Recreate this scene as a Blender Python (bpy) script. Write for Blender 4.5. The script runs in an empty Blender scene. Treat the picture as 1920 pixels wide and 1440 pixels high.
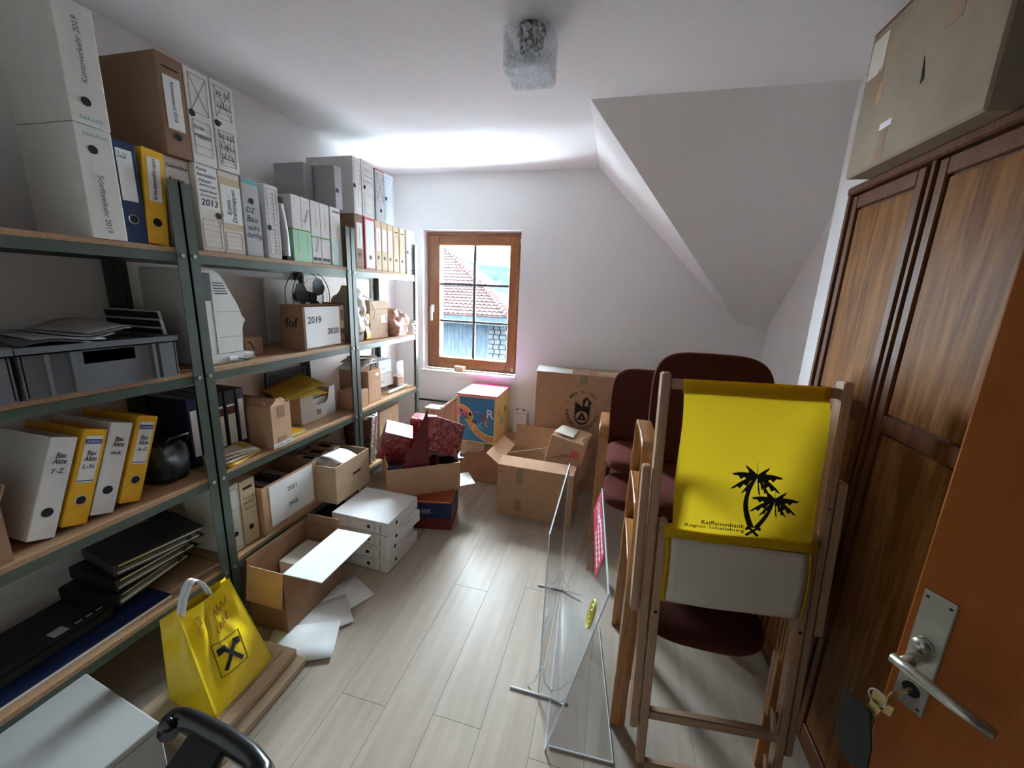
import bpy, bmesh, math, random
from mathutils import Vector, Matrix, Euler, noise
PI = math.pi
random.seed(7)
scene = bpy.context.scene
col = scene.collection

# ------------------------------------------------------------------ camera
F_PX, PITCH, YAW, ROLL = 742.4, -.22414, .24456, .042735
cam_data = bpy.data.cameras.new('camera')
cam_data.sensor_width = 36.0
cam_data.lens = 36.0 * F_PX / 1920.0
cam_data.clip_start = .02
cam_data.clip_end = 600
cam = bpy.data.objects.new('camera', cam_data)
col.objects.link(cam)
_f = Vector((-math.sin(YAW) * math.cos(PITCH), math.cos(YAW) * math.cos(PITCH), math.sin(PITCH)))
_r = Vector((math.cos(YAW), math.sin(YAW), 0))
_u = _r.cross(_f)
_r2 = _r * math.cos(ROLL) + _u * math.sin(ROLL)
_u2 = -_r * math.sin(ROLL) + _u * math.cos(ROLL)
cam.matrix_world = Matrix(((_r2.x, _u2.x, -_f.x, 0), (_r2.y, _u2.y, -_f.y, 0), (_r2.z, _u2.z, -_f.z, 1.6), (0, 0, 0, 1)))
scene.camera = cam

# ------------------------------------------------------------------ world light
world = bpy.data.worlds.new('overcast_sky')
scene.world = world
world.use_nodes = True
_bg = world.node_tree.nodes['Background']
_bg.inputs['Color'].default_value = (.72, .87, 1.0, 1)
_bg.inputs['Strength'].default_value = 23.0
# portal: guides the sky's light through the window opening, adds none of its own
_pd = bpy.data.lights.new('window_portal', 'AREA')
_pd.shape = 'RECTANGLE'
_pd.size, _pd.size_y = .9, 1.28
_pd.cycles.is_portal = True
portal = bpy.data.objects.new('window_portal', _pd)
col.objects.link(portal)
portal.location = (-1.275, 3.86, 1.49)
portal.rotation_euler = (-PI / 2, 0, 0)
scene.view_settings.view_transform = 'Standard'
scene.view_settings.look = 'None'
scene.view_settings.exposure = 3.0
scene.view_settings.gamma = 1.0
scene.view_settings.use_curve_mapping = False
scene.cycles.max_bounces = 14
scene.cycles.diffuse_bounces = 9
scene.cycles.transparent_max_bounces = 24

# ------------------------------------------------------------------ materials
MATS = {}
def _nodes(name):
    m = bpy.data.materials.new(name); m.use_nodes = True
    nt = m.node_tree
    b = nt.nodes['Principled BSDF']
    MATS[name] = m
    return m, nt, b
def _coord(nt, scale=(1, 1, 1), kind='Object', rot=(0, 0, 0)):
    tc = nt.nodes.new('ShaderNodeTexCoord'); mp = nt.nodes.new('ShaderNodeMapping')
    mp.inputs['Scale'].default_value = scale; mp.inputs['Rotation'].default_value = rot
    nt.links.new(tc.outputs[kind], mp.inputs['Vector'])
    return mp.outputs['Vector']
def _ramp(nt, fac, stops):
    r = nt.nodes.new('ShaderNodeValToRGB')
    els = r.color_ramp.elements
    while len(els) < len(stops): els.new(.5)
    for e, (p, c) in zip(els, stops):
        e.position = p; e.color = (*c, 1)
    nt.links.new(fac, r.inputs['Fac'])
    return r.outputs['Color']
def _bump(nt, b, h, strength, dist=.002):
    bp = nt.nodes.new('ShaderNodeBump'); bp.inputs['Strength'].default_value = strength
    bp.inputs['Distance'].default_value = dist
    nt.links.new(h, bp.inputs['Height']); nt.links.new(bp.outputs['Normal'], b.inputs['Normal'])
def shade(c, k): return tuple(max(0, min(1, v * k)) for v in c)
def plain(name, c, rough=.6, var=.12, scale=30, bump=.1, metal=0, spec=.4, coat=0, stretch=(1, 1, 1), crough=.1):
    m, nt, b = _nodes(name)
    n = nt.nodes.new('ShaderNodeTexNoise'); n.inputs['Scale'].default_value = scale; n.inputs['Detail'].default_value = 3
    nt.links.new(_coord(nt, stretch), n.inputs['Vector'])
    nt.links.new(_ramp(nt, n.outputs['Fac'], [(.25, shade(c, 1 - var)), (.75, shade(c, 1 + var))]), b.inputs['Base Color'])
    b.inputs['Roughness'].default_value = rough; b.inputs['Metallic'].default_value = metal
    b.inputs['Specular IOR Level'].default_value = spec
    b.inputs['Coat Weight'].default_value = coat; b.inputs['Coat Roughness'].default_value = crough
    if bump: _bump(nt, b, n.outputs['Fac'], bump)
    return m
def wood(name, c1, c2, scale=6, stretch=(8, 8, .6), rough=.4, spec=.4, coat=0, dist=3.0, bump=.05, rot=(0, 0, 0), crough=.2):
    m, nt, b = _nodes(name)
    v = _coord(nt, stretch, rot=rot)
    n = nt.nodes.new('ShaderNodeTexNoise'); n.inputs['Scale'].default_value = scale; n.inputs['Detail'].default_value = 6
    n.inputs['Distortion'].default_value = dist * .3
    nt.links.new(v, n.inputs['Vector'])
    n2 = nt.nodes.new('ShaderNodeTexNoise'); n2.inputs['Scale'].default_value = scale * 6; n2.inputs['Detail'].default_value = 2
    nt.links.new(v, n2.inputs['Vector'])
    mx = nt.nodes.new('ShaderNodeMath'); mx.operation = 'MULTIPLY_ADD'
    nt.links.new(n2.outputs['Fac'], mx.inputs[0]); mx.inputs[1].default_value = .45
    nt.links.new(n.outputs['Fac'], mx.inputs[2])
    nt.links.new(_ramp(nt, mx.outputs[0], [(.45, c1), (.62, shade(c1, .8)), (.85, c2)]), b.inputs['Base Color'])
    b.inputs['Roughness'].default_value = rough; b.inputs['Specular IOR Level'].default_value = spec
    b.inputs['Coat Weight'].default_value = coat; b.inputs['Coat Roughness'].default_value = crough
    if bump: _bump(nt, b, mx.outputs[0], bump)
    return m
def clear(name, tint, gloss=.1, rough=.02):
    m = bpy.data.materials.new(name); m.use_nodes = True; nt = m.node_tree; MATS[name] = m
    nt.nodes.remove(nt.nodes['Principled BSDF'])
    t = nt.nodes.new('ShaderNodeBsdfTransparent'); t.inputs['Color'].default_value = (*tint, 1)
    g = nt.nodes.new('ShaderNodeBsdfGlossy'); g.inputs['Roughness'].default_value = rough
    lw = nt.nodes.new('ShaderNodeLayerWeight'); lw.inputs['Blend'].default_value = .5
    pw = nt.nodes.new('ShaderNodeMath'); pw.operation = 'POWER'; pw.inputs[1].default_value = 5
    nt.links.new(lw.outputs['Facing'], pw.inputs[0])
    ma = nt.nodes.new('ShaderNodeMath'); ma.operation = 'MULTIPLY_ADD'; ma.inputs[1].default_value = .75; ma.inputs[2].default_value = .03 + gloss * .1
    nt.links.new(pw.outputs[0], ma.inputs[0])
    fr = ma
    mx = nt.nodes.new('ShaderNodeMixShader')
    nt.links.new(fr.outputs[0], mx.inputs['Fac']); nt.links.new(t.outputs[0], mx.inputs[1]); nt.links.new(g.outputs[0], mx.inputs[2])
    nt.links.new(mx.outputs[0], nt.nodes['Material Output'].inputs['Surface'])
    return m

plain('wall', (.82, .805, .80), .9, .02, 60, .25, spec=.2)
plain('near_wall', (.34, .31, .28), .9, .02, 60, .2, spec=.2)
plain('hall_wall', (.13, .11, .095), .9, .05, 30, .2, spec=.2)
plain('ceiling', (.85, .85, .85), .9, .015, 40, .15, spec=.2)
plain('steel', (.072, .094, .074), .38, .06, 20, .03, metal=.25, spec=.5)
plain('bolt', (.6, .6, .58), .3, .05, 20, 0, metal=.9)
plain('chipboard', (.37, .21, .11), .7, .22, 130, .2)
plain('card', (.48, .285, .17), .8, .09, 18, .12, spec=.25)
plain('card_dark', (.30, .17, .095), .8, .12, 14, .12, spec=.25)
plain('card_pale', (.51, .375, .245), .8, .08, 18, .1, spec=.25)
plain('card_inside', (.36, .235, .14), .85, .08, 18, .08, spec=.2)
plain('card_white', (.68, .66, .62), .65, .05, 14, .05, spec=.3)
plain('card_grey', (.47, .47, .48), .75, .06, 14, .06, spec=.25)
plain('card_old', (.33, .26, .185), .8, .1, 10, .12, spec=.2)
plain('gloss_carton', (.34, .33, .31), .22, .03, 14, .03, spec=.35)
plain('card_edge', (.52, .36, .22), .85, .1, 60, .05)
plain('box_white', (.70, .68, .66), .75, .05, 20, .05, spec=.3)
plain('box_cream', (.70, .64, .56), .75, .06, 20, .05, spec=.3)
plain('box_beige', (.58, .45, .30), .75, .06, 20, .05, spec=.3)
plain('box_brown', (.26, .15, .09), .75, .1, 16, .08, spec=.3)
plain('box_grey', (.40, .40, .41), .75, .06, 16, .05, spec=.3)
plain('box_blue_white', (.62, .70, .78), .65, .05, 16, .04)
plain('box_mint', (.36, .62, .42), .65, .05, 16, .04)
plain('box_pale_mint', (.58, .72, .68), .65, .05, 16, .04)
plain('green_line', (.12, .28, .06), .7, .05)
plain('red_edge', (.55, .08, .10), .6, .1)
plain('ink', (.012, .012, .014), .7, .1, bump=0)
plain('ink_grey', (.16, .15, .15), .7, .1, bump=0)
plain('ink_blue', (.03, .07, .30), .6, .1, bump=0)
plain('ink_teal', (.12, .40, .42), .6, .1, bump=0)
plain('ink_brown', (.35, .13, .02), .6, .1, bump=0)
plain('paper', (.78, .78, .77), .8, .03, 10, .05, spec=.2)
plain('paper_warm', (.62, .56, .46), .8, .05, 10, .08, spec=.2)
plain('tape', (.30, .19, .11), .3, .06, 20, .03, spec=.5)
plain('binder_blue', (.012, .028, .10), .45, .1, 40, .05)
plain('binder_yellow', (.78, .42, .015), .4, .06, 40, .05)
plain('binder_white', (.70, .69, .68), .45, .04, 40, .05)
plain('black', (.012, .012, .013), .5, .2, 20, .06)
plain('black_gloss', (.009, .009, .010), .22, .2, 20, .02, spec=.6)
plain('dark_grey', (.05, .05, .055), .5, .1, 20, .04)
plain('navy', (.01, .018, .06), .35, .15, 10, .04)
plain('plum', (.05, .02, .06), .5, .1, 20, .04)
plain('maroon', (.15, .014, .016), .55, .15, 20, .05)
plain('crate_grey', (.115, .12, .13), .45, .06, 20, .05, spec=.5)
plain('machine', (.62, .60, .56), .5, .03, 20, .05, spec=.4)
plain('machine_dark', (.06, .06, .065), .5, .1, 20, .04)
plain('yellow_bag', (.86, .60, .012), .28, .05, 9, .25, spec=.6)
plain('yellow_folder', (.50, .34, .03), .6, .1, 14, .1)
def cloth_mat(name, c, trans):
    m = plain(name, c, .9, .05, 220, .3, spec=.1); nt = m.node_tree; b = nt.nodes['Principled BSDF']
    t = nt.nodes.new('ShaderNodeBsdfTranslucent'); t.inputs['Color'].default_value = (*c, 1)
    mx = nt.nodes.new('ShaderNodeMixShader'); mx.inputs['Fac'].default_value = trans
    nt.links.new(b.outputs[0], mx.inputs[1]); nt.links.new(t.outputs[0], mx.inputs[2]); nt.links.new(mx.outputs[0], nt.nodes['Material Output'].inputs['Surface'])
cloth_mat('yellow_cloth', (.80, .56, .02), .5)
plain('white_cloth', (.66, .58, .50), .85, .04, 220, .25, spec=.15)
plain('white_plastic', (.78, .79, .82), .35, .03, 20, .03, spec=.5)
_uph = plain('upholstery', (.075, .022, .018), .95, .14, 150, .4, spec=.05)
_ub = _uph.node_tree.nodes['Principled BSDF']; _ub.inputs['Sheen Weight'].default_value = .35; _ub.inputs['Sheen Roughness'].default_value = .45; _ub.inputs['Sheen Tint'].default_value = (.55, .16, .12, 1)
wood('bentwood', (.52, .24, .07), (.32, .12, .028), 5, (9, .8, .8), .28, .5, .4)
wood('beech', (.56, .36, .23), (.42, .25, .15), 6, (9, 9, .5), .5, .35)
wood('beech_cross', (.52, .33, .21), (.40, .23, .14), 6, (.5, 9, 9), .5, .35)
wood('pale_wood', (.60, .40, .30), (.48, .30, .22), 6, (8, 8, .5), .6)
wood('window_wood', (.36, .135, .042), (.22, .07, .02), 5, (6, 6, .7), .35, .5, .3)
wood('window_wood_cross', (.36, .135, .042), (.22, .07, .02), 5, (.7, 6, 6), .35, .5, .3)
wood('oak_panel', (.28, .118, .034), (.13, .048, .013), 4.2, (3.2, 3.2, .30), .42, .05, 0, dist=7, bump=.12)
wood('oak_frame', (.17, .06, .02), (.09, .03, .010), 6, (7, 7, .5), .4, .15, 0)
wood('door_wood', (.45, .135, .028), (.34, .09, .016), 4, (3, 3, .4), .45, .15, 0)
wood('shelf_board_far', (.4, .25, .12), (.3, .18, .08), 5, (6, .6, 6), .6)
plain('brushed', (.55, .54, .48), .32, .06, 60, .03, metal=.9, stretch=(1, 1, .1))
plain('brass', (.55, .43, .18), .35, .1, 30, .03, metal=.9)
plain('gap_black', (.006, .005, .004), .8, .1, bump=0)
plain('muntin', (.07, .075, .08), .5, .05)
plain('sticker_red', (.45, .035, .075), .4, .05, bump=0)
plain('sticker_yellow', (.62, .55, .10), .5, .05, bump=0)
plain('plastic_film', (.58, .52, .44), .3, .12, 14, .4, spec=.6)
plain('bag_brown', (.36, .26, .19), .55, .15, 12, .3)
plain('bag_pink', (.60, .36, .28), .6, .35, 60, .4)
plain('rope', (.58, .55, .5), .8, .15, 40, .3)
plain('shredded', (.5, .38, .3), .85, .25, 60, .6)
plain('blue_carton', (.012, .025, .085), .4, .1, 20, .03)
plain('red_carton', (.32, .05, .02), .4, .1, 20, .03)
plain('toy_blue', (.03, .25, .50), .4, .2, 3, 0)
plain('toy_yellow', (.78, .60, .22), .45, .05, 10, 0)
plain('toy_orange', (.75, .33, .09), .45, .05, 10, 0)
plain('toy_pink', (.80, .16, .34), .4, .2, 5, 0)
plain('toy_red', (.55, .03, .07), .45, .05, 10, 0)
plain('toy_lime', (.62, .68, .12), .45, .05, 10, 0)
plain('toy_cyan', (.12, .52, .72), .45, .1, 6, 0)
plain('toy_purple', (.07, .05, .28), .45, .05, 10, 0)
plain('toy_white', (.8, .82, .84), .45, .05, 10, 0)
plain('metal_dark', (.03, .03, .032), .35, .1, 20, 0, metal=.6)
plain('wicker_dark', (.13, .045, .02), .55, .3, 30, .2)
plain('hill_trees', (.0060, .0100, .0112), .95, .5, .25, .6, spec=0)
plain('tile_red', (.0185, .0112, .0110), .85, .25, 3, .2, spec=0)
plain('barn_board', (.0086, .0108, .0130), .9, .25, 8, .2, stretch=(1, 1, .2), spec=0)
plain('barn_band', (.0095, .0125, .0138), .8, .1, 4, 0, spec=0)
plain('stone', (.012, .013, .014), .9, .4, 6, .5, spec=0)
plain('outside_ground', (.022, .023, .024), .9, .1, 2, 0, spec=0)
clear('glass', (.97, .985, .98), .12)
clear('acrylic', (.982, .988, .992), .3, .04)
plain('acrylic_edge', (.74, .80, .85), .15, .05, 20, 0, spec=.6)
clear('clear_film', (.86, .86, .84), .5, .15)

# laminate floor: one material, each plank a little different
def _floor_mat():
    m, nt, b = _nodes('laminate')
    oi = nt.nodes.new('ShaderNodeObjectInfo')
    tc = nt.nodes.new('ShaderNodeTexCoord')
    mp = nt.nodes.new('ShaderNodeMapping'); mp.inputs['Scale'].default_value = (16, 1.1, 1)
    nt.links.new(tc.outputs['Object'], mp.inputs['Vector'])
    ad = nt.nodes.new('ShaderNodeVectorMath'); ad.operation = 'ADD'
    cb = nt.nodes.new('ShaderNodeCombineXYZ')
    ml = nt.nodes.new('ShaderNodeMath'); ml.operation = 'MULTIPLY'; ml.inputs[1].default_value = 37
    nt.links.new(oi.outputs['Random'], ml.inputs[0]); nt.links.new(ml.outputs[0], cb.inputs['X']); nt.links.new(ml.outputs[0], cb.inputs['Y'])
    nt.links.new(mp.outputs[0], ad.inputs[0]); nt.links.new(cb.outputs[0], ad.inputs[1])
    n = nt.nodes.new('ShaderNodeTexNoise'); n.inputs['Scale'].default_value = 1.6; n.inputs['Detail'].default_value = 5
    nt.links.new(ad.outputs[0], n.inputs['Vector'])
    # printed blocks inside one plank
    br = nt.nodes.new('ShaderNodeTexBrick')
    br.inputs['Scale'].default_value = 1; br.inputs['Mortar Size'].default_value = 0.0
    br.inputs['Brick Width'].default_value = .42; br.inputs['Row Height'].default_value = .065; br.offset = .37
    br.inputs['Color1'].default_value = (.45, .45, .45, 1); br.inputs['Color2'].default_value = (.62, .62, .62, 1)
    mp2 = nt.nodes.new('ShaderNodeMapping'); mp2.inputs['Rotation'].default_value = (0, 0, PI / 2)
    nt.links.new(tc.outputs['Object'], mp2.inputs['Vector']); nt.links.new(mp2.outputs[0], br.inputs['Vector'])
    mix = nt.nodes.new('ShaderNodeMath'); mix.operation = 'MULTIPLY_ADD'; mix.inputs[1].default_value = .55
    nt.links.new(br.outputs['Color'], mix.inputs[0])
    m2 = nt.nodes.new('ShaderNodeMath'); m2.operation = 'MULTIPLY'; m2.inputs[1].default_value = .5
    nt.links.new(n.outputs['Fac'], m2.inputs[0]); nt.links.new(m2.outputs[0], mix.inputs[2])
    nt.links.new(_ramp(nt, mix.outputs[0], [(.3, (.335, .265, .20)), (.75, (.475, .405, .34))]), b.inputs['Base Color'])
    b.inputs['Roughness'].default_value = .36; b.inputs['Specular IOR Level'].default_value = .09
    _bump(nt, b, n.outputs['Fac'], .04)
_floor_mat()

def _wrap_mat():
    m, nt, b = _nodes('gift_wrap')
    n = nt.nodes.new('ShaderNodeTexNoise'); n.inputs['Scale'].default_value = 26; n.inputs['Distortion'].default_value = 2.4; n.inputs['Detail'].default_value = 1
    nt.links.new(_coord(nt), n.inputs['Vector'])
    nt.links.new(_ramp(nt, n.outputs['Fac'], [(.42, (.16, .010, .014)), (.52, (.27, .022, .03)), (.62, (.40, .12, .13))]), b.inputs['Base Color'])
    b.inputs['Roughness'].default_value = .25; b.inputs['Specular IOR Level'].default_value = .7
    _bump(nt, b, n.outputs['Fac'], .2)
_wrap_mat()

def _ice_glass():
    m = bpy.data.materials.new('ice_glass'); m.use_nodes = True; nt = m.node_tree; MATS['ice_glass'] = m
    nt.nodes.remove(nt.nodes['Principled BSDF'])
    n = nt.nodes.new('ShaderNodeTexNoise'); n.inputs['Scale'].default_value = 85; n.inputs['Detail'].default_value = 1; n.inputs['Distortion'].default_value = 1.2
    nt.links.new(_coord(nt, (1, 1, .5)), n.inputs['Vector'])
    bp = nt.nodes.new('ShaderNodeBump'); bp.inputs['Strength'].default_value = 1; bp.inputs['Distance'].default_value = .03
    nt.links.new(n.outputs['Fac'], bp.inputs['Height'])
    t = nt.nodes.new('ShaderNodeBsdfTransparent'); t.inputs['Color'].default_value = (.93, .95, .96, 1)
    gl = nt.nodes.new('ShaderNodeBsdfGlossy'); gl.inputs['Roughness'].default_value = .12; gl.inputs['Color'].default_value = (.95, .97, 1, 1)
    nt.links.new(bp.outputs['Normal'], gl.inputs['Normal'])
    rp = nt.nodes.new('ShaderNodeMapRange'); rp.inputs['From Min'].default_value = .42; rp.inputs['From Max'].default_value = .62; rp.inputs['To Min'].default_value = .06; rp.inputs['To Max'].default_value = .7
    nt.links.new(n.outputs['Fac'], rp.inputs['Value'])
    mx = nt.nodes.new('ShaderNodeMixShader')
    nt.links.new(rp.outputs['Result'], mx.inputs['Fac']); nt.links.new(t.outputs[0], mx.inputs[1]); nt.links.new(gl.outputs[0], mx.inputs[2])
    nt.links.new(mx.outputs[0], nt.nodes['Material Output'].inputs['Surface'])
_ice_glass()

# ------------------------------------------------------------------ builders
class G:
    def __init__(s): s.v = []; s.f = []
    def add(s, vs, fs):
        o = len(s.v); s.v += [tuple(p) for p in vs]; s.f += [tuple(i + o for i in f) for f in fs]; return s
    def hexa(s, p):
        return s.add(p, [(0, 3, 2, 1), (4, 5, 6, 7), (0, 1, 5, 4), (1, 2, 6, 5), (2, 3, 7, 6), (3, 0, 4, 7)])
    def box(s, x0, x1, y0, y1, z0, z1):
        return s.hexa([(x0, y0, z0), (x1, y0, z0), (x1, y1, z0), (x0, y1, z0), (x0, y0, z1), (x1, y0, z1), (x1, y1, z1), (x0, y1, z1)])
    def obox(s, c, ax, ay, az):
        c, ax, ay, az = map(Vector, (c, ax, ay, az))
        return s.hexa([c - ax - ay - az, c + ax - ay - az, c + ax + ay - az, c - ax + ay - az, c - ax - ay + az, c + ax - ay + az, c + ax + ay + az, c - ax + ay + az])
    def prism(s, pts, plane, a, b):
        mk = {'yz': lambda p, t: (t, p[0], p[1]), 'xz': lambda p, t: (p[0], t, p[1]), 'xy': lambda p, t: (p[0], p[1], t)}[plane]
        n = len(pts)
        return s.add([mk(p, a) for p in pts] + [mk(p, b) for p in pts],
                     [tuple(range(n)), tuple(range(2 * n - 1, n - 1, -1))] + [(i, i + n, (i + 1) % n + n, (i + 1) % n) for i in range(n)])
    def tube(s, path, r, n=8, closed=False, cap=True):
        P = [Vector(p) for p in path]; m = len(P); rings = []
        prev = None
        for i in range(m):
            a = P[(i - 1) % m] if (i or closed) else P[i]; b = P[(i + 1) % m] if (i < m - 1 or closed) else P[i]
            t = (b - a).normalized()
            if prev is None:
                q = Vector((0, 0, 1)) if abs(t.z) < .9 else Vector((1, 0, 0))
                u = t.cross(q).normalized()
            else:
                u = (prev - t * prev.dot(t)).normalized()
            prev = u; w = t.cross(u)
            rr = r[i] if isinstance(r, (list, tuple)) else r
            rings.append([P[i] + (u * math.cos(2 * PI * k / n) + w * math.sin(2 * PI * k / n)) * rr for k in range(n)])
        fs = []
        for i in range(m if closed else m - 1):
            j = (i + 1) % m
            fs += [(i * n + k, i * n + (k + 1) % n, j * n + (k + 1) % n, j * n + k) for k in range(n)]
        if cap and not closed: fs += [tuple(range(n - 1, -1, -1)), tuple((m - 1) * n + k for k in range(n))]
        return s.add([p for r_ in rings for p in r_], fs)
    def ribbon(s, path, side, thick):
        """flat strip swept along path; side = half-width vector, thick = half thickness"""
        P = [Vector(p) for p in path]; side = Vector(side); m = len(P); vs = []; fs = []
        for i in range(m):
            t = (P[min(i + 1, m - 1)] - P[max(i - 1, 0)]).normalized(); nn = t.cross(side).normalized() * thick
            vs += [P[i] - side - nn, P[i] + side - nn, P[i] + side + nn, P[i] - side + nn]
        for i in range(m - 1):
            fs += [(i * 4 + k, i * 4 + (k + 1) % 4, i * 4 + 4 + (k + 1) % 4, i * 4 + 4 + k) for k in range(4)]
        fs += [(3, 2, 1, 0), tuple((m - 1) * 4 + k for k in range(4))]
        return s.add(vs, fs)
    def lathe(s, prof, n=24, c=(0, 0, 0)):
        m = len(prof)
        vs = [(c[0] + r * math.cos(2 * PI * k / n), c[1] + r * math.sin(2 * PI * k / n), c[2] + z) for r, z in prof for k in range(n)]
        fs = [(i * n + k, i * n + (k + 1) % n, (i + 1) * n + (k + 1) % n, (i + 1) * n + k) for i in range(m - 1) for k in range(n)]
        fs += [tuple(range(n - 1, -1, -1)), tuple((m - 1) * n + k for k in range(n))]
        return s.add(vs, fs)
    def disc(s, c, u, v, r, r2=None, n=20, t=.0008):
        c, u, v = Vector(c), Vector(u), Vector(v); w = u.cross(v) * t; r2 = r2 or r
        ring = [c + u * r * math.cos(2 * PI * k / n) + v * r2 * math.sin(2 * PI * k / n) for k in range(n)]
        return s.add(ring + [p + w for p in ring], [tuple(range(n - 1, -1, -1)), tuple(range(n, 2 * n))] + [(k, (k + 1) % n, (k + 1) % n + n, k + n) for k in range(n)])
    def plate(s, pts, nrm, t=.0008):
        nrm = Vector(nrm) * t; n = len(pts); pts = [Vector(p) for p in pts]
        return s.add(pts + [p + nrm for p in pts], [tuple(range(n - 1, -1, -1)), tuple(range(n, 2 * n))] + [(k, (k + 1) % n, (k + 1) % n + n, k + n) for k in range(n)])
    def grid(s, fn, nu, nv, wrap=False):
        vs = [fn(i / (nu if wrap else nu - 1), j / (nv - 1)) for j in range(nv) for i in range(nu)]
        fs = [(j * nu + i, j * nu + (i + 1) % nu, (j + 1) * nu + (i + 1) % nu, (j + 1) * nu + i) for j in range(nv - 1) for i in range(nu if wrap else nu - 1)]
        return s.add(vs, fs)
    def mesh(s, name, bevel=0, seg=1):
        me = bpy.data.meshes.new(name); me.from_pydata(s.v, [], s.f)
        bm = bmesh.new(); bm.from_mesh(me)
        bmesh.ops.recalc_face_normals(bm, faces=bm.faces)
        if bevel:
            es = [e for e in bm.edges if len(e.link_faces) == 2 and e.calc_face_angle(0) > .5]
            bmesh.ops.bevel(bm, geom=es, offset=bevel, segments=seg, affect='EDGES', clamp_overlap=True)
        bm.to_mesh(me); bm.free()
        return me
    def build(s, name, mat, parent=None, bevel=0, smooth=False, seg=1, solid=0):
        me = s.mesh(name, bevel, seg)
        o = bpy.data.objects.new(name, me); col.objects.link(o)
        me.materials.append(MATS[mat])
        if smooth:
            for p in me.polygons: p.use_smooth = True
        if solid:
            md = o.modifiers.new('solid', 'SOLIDIFY'); md.thickness = solid; md.offset = 0
        if parent: o.parent = parent
        return o
def tag(o, label, cat, group=None):
    o['label'] = label; o['category'] = cat
    if group: o['group'] = group
    return o
def thing(name, label, cat, loc=(0, 0, 0), rot=(0, 0, 0), group=None):
    o = bpy.data.objects.new(name, None); col.objects.link(o); o.empty_display_size = .05
    o.location = loc; o.rotation_euler = rot
    return tag(o, label, cat, group)
def struct(o): o['kind'] = 'structure'; return o
def copy_tree(o, parent=None):
    c = o.copy(); col.objects.link(c); c.parent = parent
    for ch in list(o.children): copy_tree(ch, c)
    return c

def _text_mesh(s, shear=0.0):
    cu = bpy.data.curves.new('t', 'FONT'); cu.body = s; cu.size = 1; cu.shear = shear; cu.resolution_u = 2
    cu.offset = .012; cu.align_x = 'CENTER'; cu.align_y = 'CENTER'; cu.space_line = .8
    ob = bpy.data.objects.new('t', cu); col.objects.link(ob)
    me = bpy.data.meshes.new_from_object(ob)
    col.objects.unlink(ob); bpy.data.objects.remove(ob); bpy.data.curves.remove(cu)
    return me
def scribble(parent, c, right, up, w, h, mat, rot=0.0, seed=0):
    """a line of writing too small to read in the photograph: a row of uneven pen marks"""
    rnd = random.Random(seed); right, up, c = Vector(right).normalized(), Vector(up).normalized(), Vector(c)
    right, up = right * math.cos(rot) + up * math.sin(rot), up * math.cos(rot) - right * math.sin(rot)
    nrm = right.cross(up); g = G(); x = -w / 2
    while x < w / 2:
        l = h * rnd.uniform(.35, .7); hh = h * rnd.uniform(.45, 1)
        p = c + right * x - up * h * .4 + nrm * .0012
        g.plate([p, p + right * h * .14, p + right * (h * .14 + l * .3) + up * hh, p + right * l * .3 + up * hh], nrm, .0003)
        g.plate([p + right * l * .3, p + right * l, p + right * l + up * h * .16, p + right * l * .3 + up * h * .16], nrm, .0003)
        x += l + h * (.5 if rnd.random() < .15 else .18)
    return g.build('pen_marks', mat, parent)
def text(s, parent, c, right, up, w=None, h=None, mat='ink', shear=0.0, bold=0, name='lettering', rot=0.0):
    """flat lettering, centred on c, fitted to width w and/or height h"""
    if s.startswith('~'): return scribble(parent, c, right, up, w or .06, h or .012, mat, rot, hash(len(s)) + int(Vector(c).z * 1e4))
    me = _text_mesh(s, shear)
    xs = [v.co.x for v in me.vertices]; ys = [v.co.y for v in me.vertices]
    if not xs: return None
    cx, cy = (min(xs) + max(xs)) / 2, (min(ys) + max(ys)) / 2
    W, H = max(xs) - min(xs), max(ys) - min(ys)
    sx = w / W if w else h / H; sy = h / H if h else sx
    right, up, c = Vector(right).normalized(), Vector(up).normalized(), Vector(c)
    if rot:
        right, up = right * math.cos(rot) + up * math.sin(rot), up * math.cos(rot) - right * math.sin(rot)
    nrm = right.cross(up)
    for v in me.vertices:
        v.co = c + right * (v.co.x - cx) * sx + up * (v.co.y - cy) * sy + nrm * .0012
    me.materials.clear(); me.materials.append(MATS[mat])
    o = bpy.data.objects.new(name, me); col.objects.link(o); o.parent = parent
    return o
def arc_text(s, parent, c, right, up, r, size, a0, a1, inward=False, mat='ink', name='lettering'):
    right, up, c = Vector(right), Vector(up), Vector(c); nrm = right.cross(up)
    bm = bmesh.new(); n = len(s)
    for i, ch in enumerate(s):
        if ch == ' ': continue
        a = a0 + (a1 - a0) * i / (n - 1)
        me = _text_mesh(ch)
        rad = right * math.cos(a) + up * math.sin(a); tan = -right * math.sin(a) + up * math.cos(a)
        ru, rr = (rad, -tan) if not inward else (-rad, tan)
        for v in me.vertices:
            v.co = c + rad * r + rr * v.co.x * size + ru * v.co.y * size + nrm * .0012
        bm.from_mesh(me); bpy.data.meshes.remove(me)
    me = bpy.data.meshes.new(name); bm.to_mesh(me); bm.free(); me.materials.append(MATS[mat])
    o = bpy.data.objects.new(name, me); col.objects.link(o); o.parent = parent
    return o

# ================================================================== the room
HC = 2.573; YW = 3.4; XL = -2.02
# floor of laminate planks
floor = struct(G().box(-2.1, 1.5, -1.45, 3.45, -.06, -.012).build('floor', 'card_inside'))
PW, PL = .193, 1.28
row = 0; x = -2.08
while x < 1.45:
    y = -1.4 - random.random() * PL
    while y < 3.42:
        a, b = max(y, -1.42), min(y + PL, 3.42)
        if b - a > .03:
            L, Wd = b - a - .0008, PW - .0008
            o = G().box(-Wd / 2, Wd / 2, -L / 2, L / 2, -.012, 0).build('plank', 'laminate', floor, bevel=.0006)
            o.location = (x + PW / 2, (a + b) / 2, 0)
        y += PL
    x += PW; row += 1
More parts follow.
